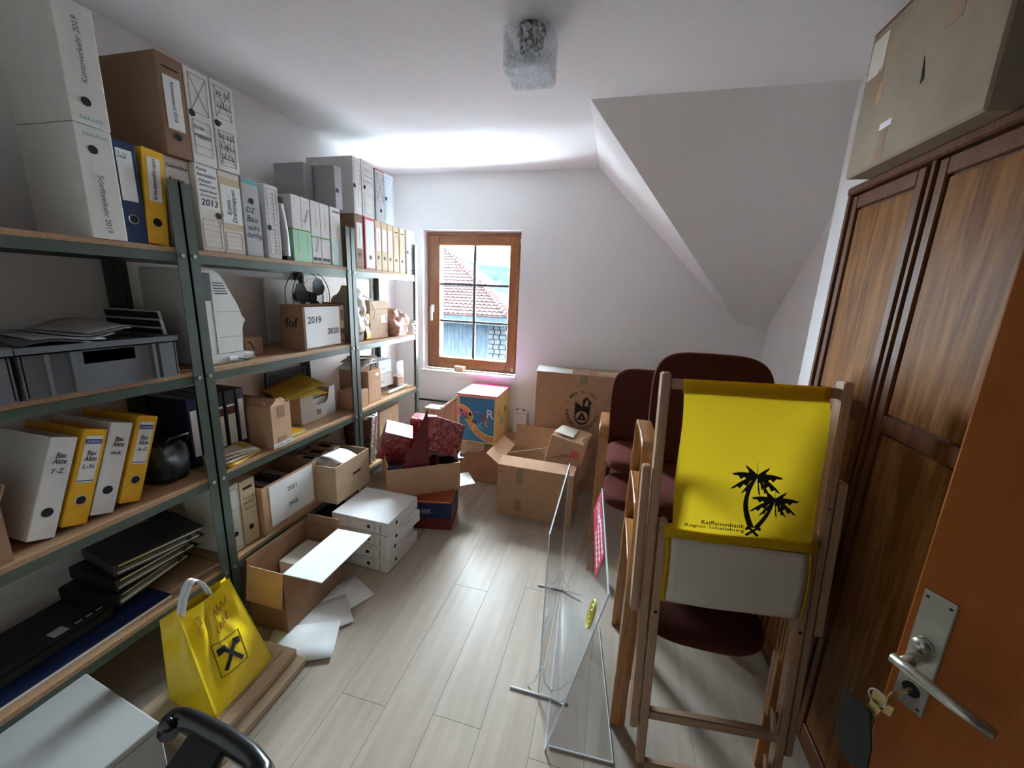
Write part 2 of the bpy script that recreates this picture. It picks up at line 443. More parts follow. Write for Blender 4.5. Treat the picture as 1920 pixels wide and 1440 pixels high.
# walls
struct(G().box(XL - .12, XL, -1.45, 3.7, -.05, 2.8).build('wall_left', 'wall'))
WX0, WX1, WZ0, WZ1 = -1.728, -.822, .868, 2.118
g = G()
g.box(XL - .1, WX0, YW, YW + .45, -.05, 2.8); g.box(WX1, 1.6, YW, YW + .45, -.05, 2.8)
g.box(WX0, WX1, YW, YW + .45, -.05, WZ0 - .02); g.box(WX0, WX1, YW, YW + .45, WZ1, 2.8)
struct(g.build('wall_far', 'wall'))
struct(G().box(1.122, 1.6, 2.2, 3.6, -.05, 2.8).build('wall_right_far', 'wall'))
struct(G().box(.945, 1.6, 1.93, 2.31, -.05, 2.8).build('wall_right_pier', 'wall', bevel=.004))
struct(G().box(1.42, 1.6, -1.45, 1.95, -.05, 2.8).build('wall_right_near', 'wall'))
g = G(); g.box(-2.1, .08, -.3, -.16, -.05, 2.8); g.box(.97, 1.5, -.3, -.16, -.05, 2.8); g.box(.08, .97, -.3, -.16, 2.05, 2.8)
struct(g.build('wall_near', 'near_wall'))
struct(G().box(-2.1, 1.5, -1.5, -1.4, -.05, 2.8).build('wall_hall', 'hall_wall'))
# ceiling with the two roof slopes meeting in a valley
BX, BY = -.225, 2.285
kx = (HC - 1.434) / (.922 - BX); ky = (HC - 1.434) / (YW - BY)
def zl(x): return HC - (x - BX) * kx
def zg(y): return HC - (y - BY) * ky
ceil = struct(G().add([(-2.1, -1.45, HC), (1.5, -1.45, HC), (1.5, BY, HC), (BX, BY, HC), (BX, 3.6, HC), (-2.1, 3.6, HC),
                       (-2.1, -1.45, 2.75), (1.5, -1.45, 2.75), (1.5, BY, 2.75), (BX, BY, 2.75), (BX, 3.6, 2.75), (-2.1, 3.6, 2.75)],
                      [(0, 1, 2, 3, 4, 5), (11, 10, 9, 8, 7, 6), (0, 6, 7, 1), (1, 7, 8, 2), (2, 8, 9, 3), (3, 9, 10, 4), (4, 10, 11, 5), (5, 11, 6, 0)]).build('ceiling', 'ceiling'))
tx = BX + (3.6 - BY) * ky / kx
G().add([(BX, BY, HC), (BX, 3.6, HC), (tx, 3.6, zg(3.6)), (BX, BY, 2.75), (BX, 3.6, 2.75), (tx, 3.6, 2.75)],
        [(0, 2, 1), (3, 4, 5), (0, 1, 4, 3), (1, 2, 5, 4), (2, 0, 3, 5)]).build('window_side_slope', 'ceiling', ceil)
G().add([(BX, BY, HC), (tx, 3.6, zg(3.6)), (1.6, 3.6, zg(3.6)), (1.6, BY, HC), (BX, BY, 2.75), (tx, 3.6, 2.75), (1.6, 3.6, 2.75), (1.6, BY, 2.75)],
        [(0, 3, 2, 1), (4, 5, 6, 7), (0, 1, 5, 4), (1, 2, 6, 5), (2, 3, 7, 6), (3, 0, 4, 7)]).build('valley_slope', 'ceiling', ceil)

# ------------------------------------------------------------------ window
win = bpy.data.objects.new('window_1', None); col.objects.link(win); struct(win)
win.location = (-1.275, 3.5, .87)
def wl(g): return g
def W(g, name, mat, par=win, **k):
    g.v = [(x - win.location.x, y - win.location.y, z - win.location.z) for x, y, z in g.v]
    return g.build(name, mat, par, **k)
fx0, fx1, fz0, fz1 = -1.722, -.828, .872, 2.112
W(G().box(fx0, fx0 + .05, 3.485, 3.575, fz0, fz1), 'frame_stile', 'window_wood', bevel=.004)
W(G().box(fx1 - .035, fx1, 3.485, 3.575, fz0, fz1), 'frame_stile', 'window_wood', bevel=.004)
W(G().box(fx0 + .05, fx1 - .035, 3.485, 3.575, fz1 - .04, fz1), 'frame_rail', 'window_wood_cross', bevel=.004)
W(G().box(fx0 + .05, fx1 - .035, 3.485, 3.575, fz0, fz0 + .035), 'frame_rail', 'window_wood_cross', bevel=.004)
gx0, gx1, gz0, gz1 = -1.594, -.935, .985, 1.998
W(G().box(fx0 + .03, gx0, 3.468, 3.53, fz0 + .022, fz1 - .028), 'sash_stile', 'window_wood', bevel=.006)
W(G().box(gx1, fx1 - .02, 3.468, 3.53, fz0 + .022, fz1 - .028), 'sash_stile', 'window_wood', bevel=.006)
W(G().box(gx0, gx1, 3.468, 3.53, gz1, fz1 - .028), 'sash_rail', 'window_wood_cross', bevel=.006)
W(G().box(gx0, gx1, 3.468, 3.53, fz0 + .022, gz0), 'sash_rail', 'window_wood_cross', bevel=.006)
mx_, mz = -1.262, (1.327, 1.66)
xs = [gx0, mx_ - .012, mx_ + .012, gx1]; zs = [gz0, mz[0] - .01, mz[0] + .01, mz[1] - .01, mz[1] + .01, gz1]
for i in (0, 2):
    for j in (0, 2, 4):
        W(G().box(xs[i], xs[i + 1], 3.50, 3.506, zs[j], zs[j + 1]), 'pane', 'glass')
W(G().box(mx_ - .012, mx_ + .012, 3.492, 3.514, gz0, gz1), 'muntin', 'muntin', bevel=.002)
for z in mz:
    for a, b in ((gx0, mx_ - .012), (mx_ + .012, gx1)):
        W(G().box(a, b, 3.492, 3.514, z - .01, z + .01), 'muntin', 'muntin', bevel=.002)
hd = W(G().box(-1.672, -1.642, 3.457, 3.468, 1.40, 1.47), 'window_handle', 'white_plastic', bevel=.003)
W(G().box(-1.667, -1.650, 3.425, 3.446, 1.325, 1.45).box(-1.664, -1.653, 3.44, 3.458, 1.425, 1.445), 'lever', 'white_plastic', hd, bevel=.003)
W(G().box(WX0 - .008, WX1 + .008, 3.362, 3.49, .850, .8695), 'window_sill', 'card_white', bevel=.003)
W(G().box(fx1 - .05, fx1 - .03, 3.45, 3.47, .90, .935), 'hinge', 'brass', bevel=.002)
W(G().box(fx1 - .018, fx1 - .003, 3.455, 3.487, 2.02, 2.06), 'hinge', 'brass', bevel=.002)

# ------------------------------------------------------------------ outside the window
def tiled(g, o, u, v, nu, nv, keep, tw=.24, th=.36):
    """rows of wavy roof tiles on plane o + a*u + b*v"""
    o, u, v = Vector(o), Vector(u).normalized(), Vector(v).normalized(); n = u.cross(v).normalized()
    for j in range(nv):
        for i in range(nu):
            a, b = i * tw, j * th
            if not keep(o + u * (a + tw / 2) + v * (b + th / 2)): continue
            pts = []
            for q, lift in ((b - .03, .09), (b + th, .03)):
                for k in range(5):
                    pts.append(o + u * (a + tw * k / 4) + v * q + n * (lift + .045 * math.sin(PI * k / 4)))
            g.add(pts, [(k, k + 1, k + 6, k + 5) for k in range(4)])
            g.add([pts[0], pts[4], pts[4] - n * .08, pts[0] - n * .08], [(0, 1, 2, 3)])
def side(p, q, r): return (q[0] - p[0]) * (r.y - p[1]) - (q[1] - p[1]) * (r.x - p[0])
house = thing('neighbour_house', 'tiled barn roof with dark board wall seen through the window', 'building', (-7, 18, -1.6))
def Hh(g, name, mat, par=house, **k):
    g.v = [(x + 7, y - 18, z + 1.6) for x, y, z in g.v]; return g.build(name, mat, par, **k)
# lower roof
e0, e1 = (-14, 17.7, .52), (-4.75, 17.7, .52); t0, t1 = (-14, 21, 1.92), (-7.1, 21, 1.92)
Hh(G().add([e0, e1, t1, t0], [(0, 1, 2, 3)]).add([e1, (-2.2, 22, .52), t1], [(0, 1, 2)]), 'lower_roof', 'tile_red')
g = G(); v = Vector(t0) - Vector(e0)
tiled(g, e0, (1, 0, 0), v, 39, 10, lambda p: side(e1, t1, p) > 0)
o = Hh(g, 'roof_tile', 'tile_red'); o['kind'] = 'stuff'
g = G(); n = 11
for k in range(n):
    a = Vector(e1).lerp(Vector(t1), k / n); b = Vector(e1).lerp(Vector(t1), (k + 1.1) / n)
    g.tube([a + Vector((0, 0, .14)), b + Vector((0, 0, .1))], [.15, .12], 8)
Hh(g, 'hip_tile', 'tile_red')['kind'] = 'stuff'
# upper roof
e0, e1 = (-16, 22, 1.98), (-7.65, 22, 1.98); t0, t1 = (-16, 26, 4.46), (-11.6, 26, 4.46)
Hh(G().add([e0, e1, t1, t0], [(0, 1, 2, 3)]).add([e1, (-8.6, 31, 1.98), t1], [(0, 1, 2)]), 'upper_roof', 'tile_red')
g = G(); v = Vector(t0) - Vector(e0)
tiled(g, e0, (1, 0, 0), v, 36, 13, lambda p: side(e1, t1, p) > 0)
Hh(g, 'roof_tile', 'tile_red')['kind'] = 'stuff'
g = G(); n = 14
for k in range(n):
    a = Vector(e1).lerp(Vector(t1), k / n); b = Vector(e1).lerp(Vector(t1), (k + 1.1) / n)
    g.tube([a + Vector((0, 0, .16)), b + Vector((0, 0, .12))], [.19, .15], 8)
Hh(g, 'hip_tile', 'tile_red')['kind'] = 'stuff'
Hh(G().box(-14, -4.6, 17.72, 17.85, .12, .5), 'eave_board', 'barn_band')
Hh(G().box(-14, -4.9, 18.45, 22, -1.6, .6), 'wall_core', 'barn_board')
x = -10.6
while x < -5.9:
    Hh(G().box(x, x + .19, 18.36, 18.44 + random.random() * .01, -1.55, .15), 'wall_board', 'barn_board')
    x += .2
for j in range(7):
    for i in range(3):
        Hh(G().box(-5.88 + i * .3 + (j % 2) * .06, -5.62 + i * .3 + (j % 2) * .06, 18.3, 18.45, -1.52 + j * .235, -1.31 + j * .235), 'stone', 'stone', bevel=.02)
struct(G().box(-60, 40, 6, 17.6, -1.75, -1.6).build('outside_ground', 'outside_ground'))
# added unseen block right of the window, keeps sky light off the shelves
plain('blocker_wall', (.22, .21, .20), .9, .08, 6, .2, spec=0)
sky_blocker = struct(G().box(.6, 4.6, 4.6, 16, -1.75, 6.45).build('wall_sky_blocker', 'blocker_wall')); G().box(.3, 4.9, 4.3, 16.3, 6.45, 6.65).build('blocker_cap', 'barn_board', sky_blocker)
def hillp(u, v):
    x = -70 + 100 * u; y = 120 + 50 * v
    h = 16.5 * math.sin(PI * min(1, v * .9 + .05)) ** .6 * (1 - .35 * u) - 4
    return (x, y, h + 1.3 * noise.noise(Vector((x * .35, y * .2, 0))) + .8 * noise.noise(Vector((x * .9, y * .5, 3))))
G().grid(hillp, 110, 24).build('hill', 'hill_trees', smooth=False)
tag(bpy.data.objects['hill'], 'wooded hill beyond the tiled roofs', 'hill')

# ================================================================== shelving
XF = -1.60; XB = -2.0            # front and back faces of the shelving
LV = (1.716, 1.245, .785, .338)  # board tops
def post(fy, fx, sx, sy):
    """angle-iron post with its corner at (fx, fy), flanges towards sx and sy"""
    g = G(); t = .003; w = .04
    g.box(min(fx, fx - sx * t), max(fx, fx - sx * t), min(fy, fy + sy * w), max(fy, fy + sy * w), 0, 1.95)
    g.box(min(fx, fx - sx * w), max(fx, fx - sx * w), min(fy, fy + sy * t), max(fy, fy + sy * t), 0, 1.95)
    return g
def shelving(y0, y1, label):
    t = thing('shelf_unit', label, 'shelf', (XF, y0, 0), group='green steel shelving units')
    def L(g, name, mat, par=t, **k):
        g.v = [(x - XF, y - y0, z) for x, y, z in g.v]; return g.build(name, mat, par, **k)
    for fy, sy in ((y0 + .002, 1), (y1 - .002, -1)):
        p = L(post(fy, XF, 1, sy), 'post', 'steel')
        L(post(fy, XB, -1, sy), 'post', 'steel')
        for z in LV:
            g = G()
            for dz in (-.028,):
                yy = fy + sy * .02
                g.disc((XF, yy, z + dz), (0, 1, 0), (0, 0, 1), .0075, n=10, t=.004)
            L(g, 'bolt', 'bolt', p)
    for z in LV:
        b = L(G().box(XB + .004, XF - .005, y0 + .005, y1 - .005, z - .02, z), 'shelf_board', 'chipboard', bevel=.001)
        g = G(); g.box(XF - .005, XF - .0035, y0 + .004, y1 - .004, z - .052, z - .018); g.box(XF - .03, XF - .005, y0 + .004, y1 - .004, z - .0225, z - .0205)
        L(g, 'front_rail', 'steel', b)
        g = G(); g.box(XB + .003, XB + .0045, y0 + .004, y1 - .004, z - .052, z - .018)
        L(g, 'back_rail', 'steel', b)
    return t
Y0, Y1, Y2, Y3 = .24, 1.222, 2.208, 3.06
shelving(Y0, Y1, 'green steel shelf unit nearest the camera, holding the grey crate')
shelving(Y1, Y2, 'middle green steel shelf unit holding the boxes marked 2019 and 2021')
shelving(Y2, Y3, 'green steel shelf unit beside the window')

R_, U_ = (0, 1, 0), (0, 0, 1)     # reading directions on faces that look into the room (+x)
FX = -1.62
def frame_lines(y0, y1, z0, z1, n=3, t=.0012, cross=False):
    g = G()
    def bar(a, b, c, d): g.box(.0002, .0009, min(a, b), max(a, b), min(c, d), max(c, d))
    bar(y0, y1, z0, z0 + t); bar(y0, y1, z1 - t, z1); bar(y0, y0 + t, z0, z1); bar(y1 - t, y1, z0, z1)
    for k in range(n):
        z = z0 + (z1 - z0) * (k + 1) / (n + 1); bar(y0, y1, z, z + t * .6)
    if cross:
        for s in (1, -1):
            a, b = ((y0, z0), (y1, z1)) if s > 0 else ((y0, z1), (y1, z0))
            g.ribbon([(.0006, a[0], a[1]), (.0006, b[0], b[1])], (.0003, 0, 0), .0009)
    return g
def archive(y, w, z, label, mat='box_white', h=.325, d=.25, x=FX, frames=(), holes=((.18, .34),), texts=(), stick=(), lean=0, cat='archive box', group='archive boxes on the shelves', name='archive_box', bands=(), rotz=0, tab=None):
    """standing archive box; local: front face x=0 towards the room, y 0..w, z 0..h. lean>0 tips towards the window"""
    piv = w if lean > 0 else 0
    t = thing(name, label, cat, (x, y + piv, z + .001), (-lean, 0, rotz), group)
    def B(g, nm, m, par=t, **k):
        g.v = [(a, b - piv, c) for a, b, c in g.v]; return g.build(nm, m, par, **k)
    body = B(G().box(-d, 0, 0, w, 0, h), 'body', mat, bevel=.002)
    for (b0, b1, m) in bands: B(G().box(-d - .0004, .0006, -.0004, w + .0004, h * b0, h * b1), 'colour_band', m)
    for fr in frames:
        y0, y1, z0, z1, n = fr[:5]
        B(frame_lines(w * y0, w * y1, h * z0, h * z1, n, cross=len(fr) > 5), 'printed_frame', 'ink_grey')
    for si, st in enumerate(stick):
        y0, y1, z0, z1, m = st
        B(G().box(.0002, .0006 + .0004 * (si + 1), w * y0, w * y1, h * z0, h * z1), 'sticker', m)
    for fy, fz in holes:
        B(G().disc((.0004, w * fy, h * fz), R_, U_, .0125, n=18), 'finger_hole', 'ink')
    for tx_ in texts:
        s, fy, fz, tw, th, m = tx_[:6]; rot = tx_[6] if len(tx_) > 6 else 0
        text(s, t, (.0006, w * fy - piv, h * fz), R_, U_, tw, th, m, shear=.15 if m == 'ink' else 0, rot=rot)
    return t
def binder(y, w, z, label, mat, h=.318, d=.285, x=FX, lean=0, texts=(), plate=None, hole=.24, hole_mat=True, group='lever arch files'):
    piv = w if lean > 0 else 0
    t = thing('ring_binder', label, 'binder', (x, y + piv, z + .001), (-lean, 0, 0), group)
    def B(g, nm, m, par=t, **k):
        g.v = [(a, b - piv, c) for a, b, c in g.v]; return g.build(nm, m, par, **k)
    B(G().box(-.003, 0, 0, w, 0, h).box(-d, -.003, 0, .003, 0, h).box(-d, -.003, w - .003, w, 0, h), 'cover', mat, bevel=.0008)
    B(G().box(-d + .015, -.02, .006, w - .008, .008, h - .02), 'paper_block', 'paper')
    if plate:
        y0, y1, z0, z1 = plate
        B(G().box(.0001, .0009, w * y0, w * y1, h * z0, h * z1), 'label_plate', 'paper')
    B(G().disc((.0002, w * .5, h * hole), R_, U_, .0145, n=20), 'finger_hole', 'ink')
    if hole_mat:
        ring = [(.001, w * .5 + .0145 * math.cos(2 * PI * k / 20), h * hole + .0145 * math.sin(2 * PI * k / 20)) for k in range(20)]
        B(G().tube(ring, .0014, 5, closed=True), 'hole_ring', 'bolt')
    for s, fy, fz, tw, th, m in texts:
        text(s, t, (.0008, w * fy - piv, h * fz), R_, U_, tw, th, m, shear=.15)
    return t
Z1 = LV[0]; ZT = Z1 + .327
# ---- top shelf, unit nearest the camera
archive(.935, .094, Z1, 'white archive box marked Schriftverkehr 2019 on the top shelf board', 'card_white', x=-1.60, holes=((.42, .80),), texts=(('Schriftverkehr 2019', .5, .32, .17, None, 'ink_grey', -PI / 2), ('~', .5, .93, .055, .012, 'ink_teal')))
archive(.935, .096, ZT, 'white archive box marked Kontoverkehr 2019 stacked above the Schriftverkehr box', 'card_white', x=-1.60, holes=((.45, .20),), texts=(('Kontoverkehr 2019', .5, .62, .17, None, 'ink_grey', PI / 2), ('~', .5, .06, .055, .012, 'ink_teal')))
archive(.62, .075, Z1, 'red-edged white folder box at the left picture edge on the top shelf', 'box_grey', x=-1.62, holes=(), stick=((.2, .8, .1, .5, 'red_edge'),))
binder(1.033, .072, Z1, 'dark blue ring binder with white spine label on the top shelf', 'binder_blue', plate=(.18, .82, .42, .92), texts=(('~', .38, .885, .03, .010, 'ink_grey'), ('2008', .38, .845, .028, None, 'ink_grey')))
binder(1.104, .068, Z1, 'yellow ring binder marked Schadenmeldungen beside the steel post', 'binder_yellow', lean=.07, plate=(.2, .8, .46, .92), hole_mat=False, texts=())
text('Schadenmeldungen', bpy.data.objects['ring_binder.001'], (.001, -.034, .22), R_, U_, .135, .016, 'maroon', rot=PI / 2)
archive(1.212, .092, ZT, 'tall brown archive box with white label, marked 2018, on the upper row', 'box_brown', d=.30, holes=((.5, .2),), stick=((.18, .82, .27, .80, 'paper'), (.2, .8, .87, .885, 'ink')), texts=(('Kontenstand 2018', .5, .55, .13, None, 'ink', -PI / 2),))
WHT = 'box_cream'
archive(1.207, .093, Z1, x=-1.645, label='cream archive box marked Gelöschte Konten 2013', mat=WHT, frames=((.1, .9, .05, .36, 4),), holes=((.85, .46),), stick=((.05, .92, .06 + .46, .98, 'paper'),), texts=(('Gelöschte', .5, .9, .075, None, 'ink'), ('Konten', .45, .76, .055, None, 'ink'), ('2013', .55, .6, .06, None, 'ink')))
archive(1.302, .093, Z1, 'cream archive box with a handwritten list ending 2013', WHT, frames=((.1, .9, .05, .38, 4),), holes=((.85, .44),), stick=((.03, .97, .5, .985, 'paper'),), texts=(('Kassa', .3, .945, .04, None, 'ink'), ('Bestandsaufnahmen', .5, .885, .075, .013, 'ink'), ('Valuten', .4, .82, .05, None, 'ink'), ('Abstimmungen', .5, .765, .07, None, 'ink'), ('Valuten Bestell', .5, .705, .07, None, 'ink'), ('Abstimmungen', .5, .65, .07, None, 'ink'), ('2013', .5, .575, .07, None, 'ink')))
archive(1.397, .096, Z1, 'cream archive box with a stuck-on sheet marked Konto-Drahtmappen', WHT, frames=((.1, .9, .05, .27, 3),), holes=((.15, .47),), stick=((.02, .98, .3, .93, 'box_beige'), (.06, .99, .38, .84, 'paper')), texts=(('Konto -\nDrahtmappen', .52, .6, .13, .05, 'ink', PI / 2),))
archive(1.307, .096, ZT, 'white archive box with a crossed-out panel, marked Kontomappen, on the upper row', 'box_white', frames=((.14, .86, .55, .95, 0, 1), (.14, .86, .1, .47, 3)), holes=((.15, .53),), texts=(('Konto', .36, .4, .04, None, 'ink'), ('mappen', .48, .30, .065, None, 'ink')))
archive(1.408, .096, ZT + .003, 'white archive box with crossed-out handwriting, beside the Kontomappen box', 'box_white', frames=((.14, .86, .6, .95, 5, 1), (.14, .86, .06, .46, 8, 1)), holes=((.15, .53),), texts=(('P', .3, .53, .012, None, 'ink'), ('~', .5, .88, .055, .02, 'ink'), ('~~', .5, .74, .06, .02, 'ink'), ('~', .5, .40, .06, .02, 'ink'), ('~~', .5, .28, .06, .02, 'ink'), ('~', .5, .16, .06, .02, 'ink')))
archive(1.503, .086, Z1, 'grey-white archive box marked DZ Bau nicht durchg. in black pen', 'card_grey', h=.328, holes=((.5, .72),), stick=((.05, .95, .93, .985, 'ink_teal'),), texts=(('DZ', .4, .60, .045, None, 'ink'), ('Bau', .45, .49, .055, None, 'ink'), ('nicht', .5, .375, .06, None, 'ink'), ('durchg.', .52, .27, .08, .03, 'ink')), cat='archive box')
archive(1.618, .078, Z1, 'white archive box with a pencilled table on its front', 'box_white', h=.33, lean=.012, frames=((.15, .85, .48, .95, 6), (.15, .85, .06, .46, 6)), holes=((.18, .42),), texts=(('~', .5, .7, .13, .018, 'ink_grey', PI / 2), ('~~', .5, .25, .11, .018, 'ink_grey', PI / 2)))
# soft, sagging folder
t = thing('lever_file', 'sagging grey file with a black spine end leaning on the pale green boxes', 'folder', (FX, 1.712, Z1 + .001))
def soft(u, v):
    bend = .030 * (1 - v) + .012 * math.sin(PI * v)
    return (-.27 * u, bend - .004, .29 * v)
G().grid(soft, 8, 12).build('cover', 'card_grey', t, smooth=True, solid=.022)
G().box(-.03, .002, -.014, .014, .262, .292).build('spine_cap', 'ink', t, bevel=.002)
G().box(-.03, .002, .012, .04, -.0, .02).build('spine_cap', 'ink', t, bevel=.002)
for k, (yy, lab, m1, inv) in enumerate(((1.775, 'pale green and white archive box, first of the green row', 0, 0), (1.838, 'pale green and white archive box marked Roland, second of the green row', 0, 0),
                                        (1.906, 'white archive box with a green line, third of the green row', 1, 1), (1.978, 'white archive box with a green line, fourth of the green row', 1, 1))):
    tx_ = [('~', .5, .30, .09, .008, 'ink_grey', PI / 2)] if k < 2 else [('~', .5, .74, .09, .008, 'ink', PI / 2)]
    if k == 1: tx_.append(('Roland', .5, .72, .07, None, 'ink', 1.2))
    if k == 2: tx_.append(('Roland', .5, .30, .07, None, 'ink', 1.35))
    st = [(.1, .45, .05, .10, 'ink'), (.55, .9, .05, .10, 'ink')] if k > 1 else []
    archive(yy, .062 if k < 2 else .07, Z1, lab, 'box_white', h=.322, bands=((0, .48, 'box_mint'), (.48, .5, 'green_line')) if k < 2 else ((.42, .44, 'green_line'),), holes=(), texts=tx_, stick=st, lean=.012)
archive(2.062, .088, Z1, 'pale mint archive box at the window end of the green row', 'box_white', h=.322, bands=((0, .45, 'box_pale_mint'),), holes=(), stick=((.25, .9, .91, .945, 'ink_grey'),), texts=(('~', .5, .5, .1, .009, 'ink_grey', PI / 2),))
archive(2.12, .062, ZT - .002, 'grey archive box lying on top of the green row', 'box_grey', h=.228, d=.36, holes=((.3, .42),), x=-1.622)
archive(2.04, .07, ZT - .002, 'grey archive box tucked behind the one lying on the green row', 'box_grey', h=.222, d=.2, holes=(), x=-1.76)
# ---- top shelf, unit beside the window
archive(2.288, .08, ZT, 'large white archive box at the left end of the upper row by the window', 'box_white', d=.33, holes=((.15, .5),), frames=((.15, .85, .55, .93, 4),), texts=(('~', .5, .28, .09, .012, 'ink', PI / 2),), stick=((.2, .8, .06, .44, 'paper'),))
archive(2.376, .128, ZT, 'white archive box with a handwritten panel, second in the upper row by the window', 'box_white', h=.335, holes=((.2, .53),), frames=((.12, .88, .58, .94, 4), (.18, .88, .06, .42, 1)), texts=(('~', .5, .84, .08, .016, 'ink_grey'), ('~~', .5, .74, .08, .016, 'ink_grey'), ('~', .5, .64, .08, .016, 'ink_grey')))
archive(2.525, .105, ZT, 'grey-white archive box with red top edge, third in the upper row by the window', 'card_grey', h=.325, holes=((.55, .22),), bands=((.975, 1.0, 'red_edge'),), frames=((.15, .9, .4, .92, 5, 1),))
archive(2.633, .115, ZT, 'white archive box at the window end of the upper row', 'box_blue_white', h=.325, holes=((.15, .5),), frames=((.15, .9, .1, .92, 10),))
archive(2.283, .085, Z1, 'dark brown archive box beside the steel post at the lower row by the window', 'box_brown', holes=((.5, .26),), stick=((.2, .85, .38, .86, 'paper'),), texts=(('~', .5, .62, .11, .012, 'ink_brown', PI / 2),))
binder(2.385, .112, Z1, 'white ring binder with a red rim in the lower row by the window', 'red_edge', h=.328, plate=(.08, .92, .03, .95), hole_mat=False, texts=())
nm = ('first', 'second', 'third')
for k in range(3):
    archive(2.503 + k * .076, .07, Z1, 'slim beige archive box with white label, ' + nm[k] + ' from the red binder', 'box_beige', h=.326, holes=((.45, .27),), stick=((.15, .85, .40, .86, 'paper'),), texts=(('~', .5, .62, .10, .010, 'ink_grey', PI / 2),))
for k in range(2):
    archive(2.732 + k * .088, .076, Z1, 'slim beige archive box without label, ' + ('left' if k == 0 else 'right') + ' of the pair by the window end', 'box_beige', h=.326, holes=((.45, .27),), stick=((.2, .8, .86, .885, 'ink'),), frames=((.15, .85, .4, .8, 6),))
archive(2.925, .115, Z1, 'bluish white archive box at the window end of the lower row', 'box_blue_white', h=.328, holes=((.13, .5),), frames=((.2, .92, .3, .92, 9),), stick=((.3, .5, .08, .11, 'ink_grey'), (.6, .8, .08, .11, 'ink_grey')))

# ================================================================== second shelf
Z2 = LV[1]
def open_carton(t, w, d, h, mat='card', inner=None, flaps=(), th=.005, name='carton'):
    """open-topped carton, local origin at centre of its base; w along x, d along y"""
    g = G(); a, b = w / 2, d / 2
    g.box(-a, a, -b, b, 0, th)
    g.box(-a, -a + th, -b, b, th, h); g.box(a - th, a, -b, b, th, h)
    g.box(-a + th, a - th, -b, -b + th, th, h); g.box(-a + th, a - th, b - th, b, th, h)
    o = g.build(name, mat, t)
    for fl in flaps:
        sd, ang, ln = fl[:3]; m = fl[3] if len(fl) > 3 else mat
        out = {'+x': Vector((1, 0, 0)), '-x': Vector((-1, 0, 0)), '+y': Vector((0, 1, 0)), '-y': Vector((0, -1, 0))}[sd]
        tang = Vector((-out.y, out.x, 0)); half = (b if out.x else a) - .003
        dirv = Vector((0, 0, 1)) * math.cos(ang) + out * math.sin(ang)
        hinge = out * ((a if out.x else b) - th / 2) + Vector((0, 0, h + .001))
        nrm = dirv.cross(tang).normalized()
        f = G().obox(hinge + dirv * ln / 2, tang * half, dirv * ln / 2, nrm * .002)
        f.build('flap', m, t)
    return o
def closed_carton(t, w, d, h, mat='card', tape='y', tmat='tape', tw=.05, drop=.07):
    a, b = w / 2, d / 2
    o = G().box(-a, a, -b, b, 0, h).build('carton', mat, t, bevel=.003)
    if tape == 'y':
        G().box(-tw / 2, tw / 2, -b - .0006, b + .0006, h - drop, h + .0006).build('tape', tmat, t)
    elif tape == 'x':
        G().box(-a - .0006, a + .0006, -tw / 2, tw / 2, h - drop, h + .0006).build('tape', tmat, t)
    return o
def eurocrate(y0, y1, z, label, x=FX + .035, tilt=0):
    t = thing('plastic_crate', label, 'crate', (x, y0, z + .001), (0, 0, tilt)); w = y1 - y0; d = .33; h = .15
    g = G(); th = .004
    g.box(-d, 0, 0, w, 0, .006)
    hx0, hx1 = w * .34, w * .68
    g.box(-th, 0, .008, hx0, .006, h); g.box(-th, 0, hx1, w - .008, .006, h); g.box(-th, 0, hx0, hx1, .006, h * .56); g.box(-th, 0, hx0, hx1, h * .82, h)
    g.box(-d, -d + th, 0, w, .006, h); g.box(-d, 0, 0, th, .006, h); g.box(-d, 0, w - th, w, .006, h)
    g.build('body', 'crate_grey', t)
    G().box(-d - .008, .008, -.006, w + .006, h - .022, h - .018).box(.0, .008, -.006, w + .006, h - .022, h).box(-d - .008, -d, -.006, w + .006, h - .022, h).box(-d, 0, -.006, 0, h - .022, h).box(-d, 0, w, w + .006, h - .022, h).build('rim', 'crate_grey', t)
    for yy in (.05, w * .26, w * .80, w - .06):
        G().box(0, .007, yy, yy + .010, .004, h - .022).build('rib', 'crate_grey', t)
    return t
eurocrate(.705, 1.118, Z2, 'grey plastic stacking crate full of papers on the second shelf')
eurocrate(.29, .69, Z2, 'second grey plastic crate at the left picture edge')
for k in range(6):
    o = G().grid(lambda u, v: (-.25 * u, .16 * v, .008 * math.sin(3 * u + k) * v + .01 * math.sin(4 * v + k)), 6, 6).build('paper_sheet', 'box_grey' if k % 3 else 'crate_grey', None, smooth=True, solid=.002)
    o.location = (-1.62 - .008 * k, .73 + .036 * k, Z2 + .150 + .006 * k); o.rotation_euler = (.02, .02, .06 * (k - 3))
    tag(o, ('lowest', 'second lowest', 'third lowest', 'third highest', 'second highest', 'topmost')[k] + ' loose sheet heaped in the grey crate', 'paper', 'papers in the crate')
# bunch of black picture frames leaning behind the crate
for k in range(3):
    t = thing('picture_frame', ('front', 'middle', 'rear')[k] + ' dark thin frame leaning beside the grey crate', 'picture frame', (-1.65 - .015 * k, 1.160 + .008 * k, Z2 + .004), (.20 - .02 * k, 0, .05), group='dark frames by the crate')
    hh = .17 + .03 * k
    G().box(-.26, 0, -.003, .003, 0, hh).build('panel', 'black', t)
    G().box(-.001, .004, -.004, .004, 0, hh).box(-.26, .004, -.004, .004, hh, hh + .005).build('edge', 'card_grey', t)
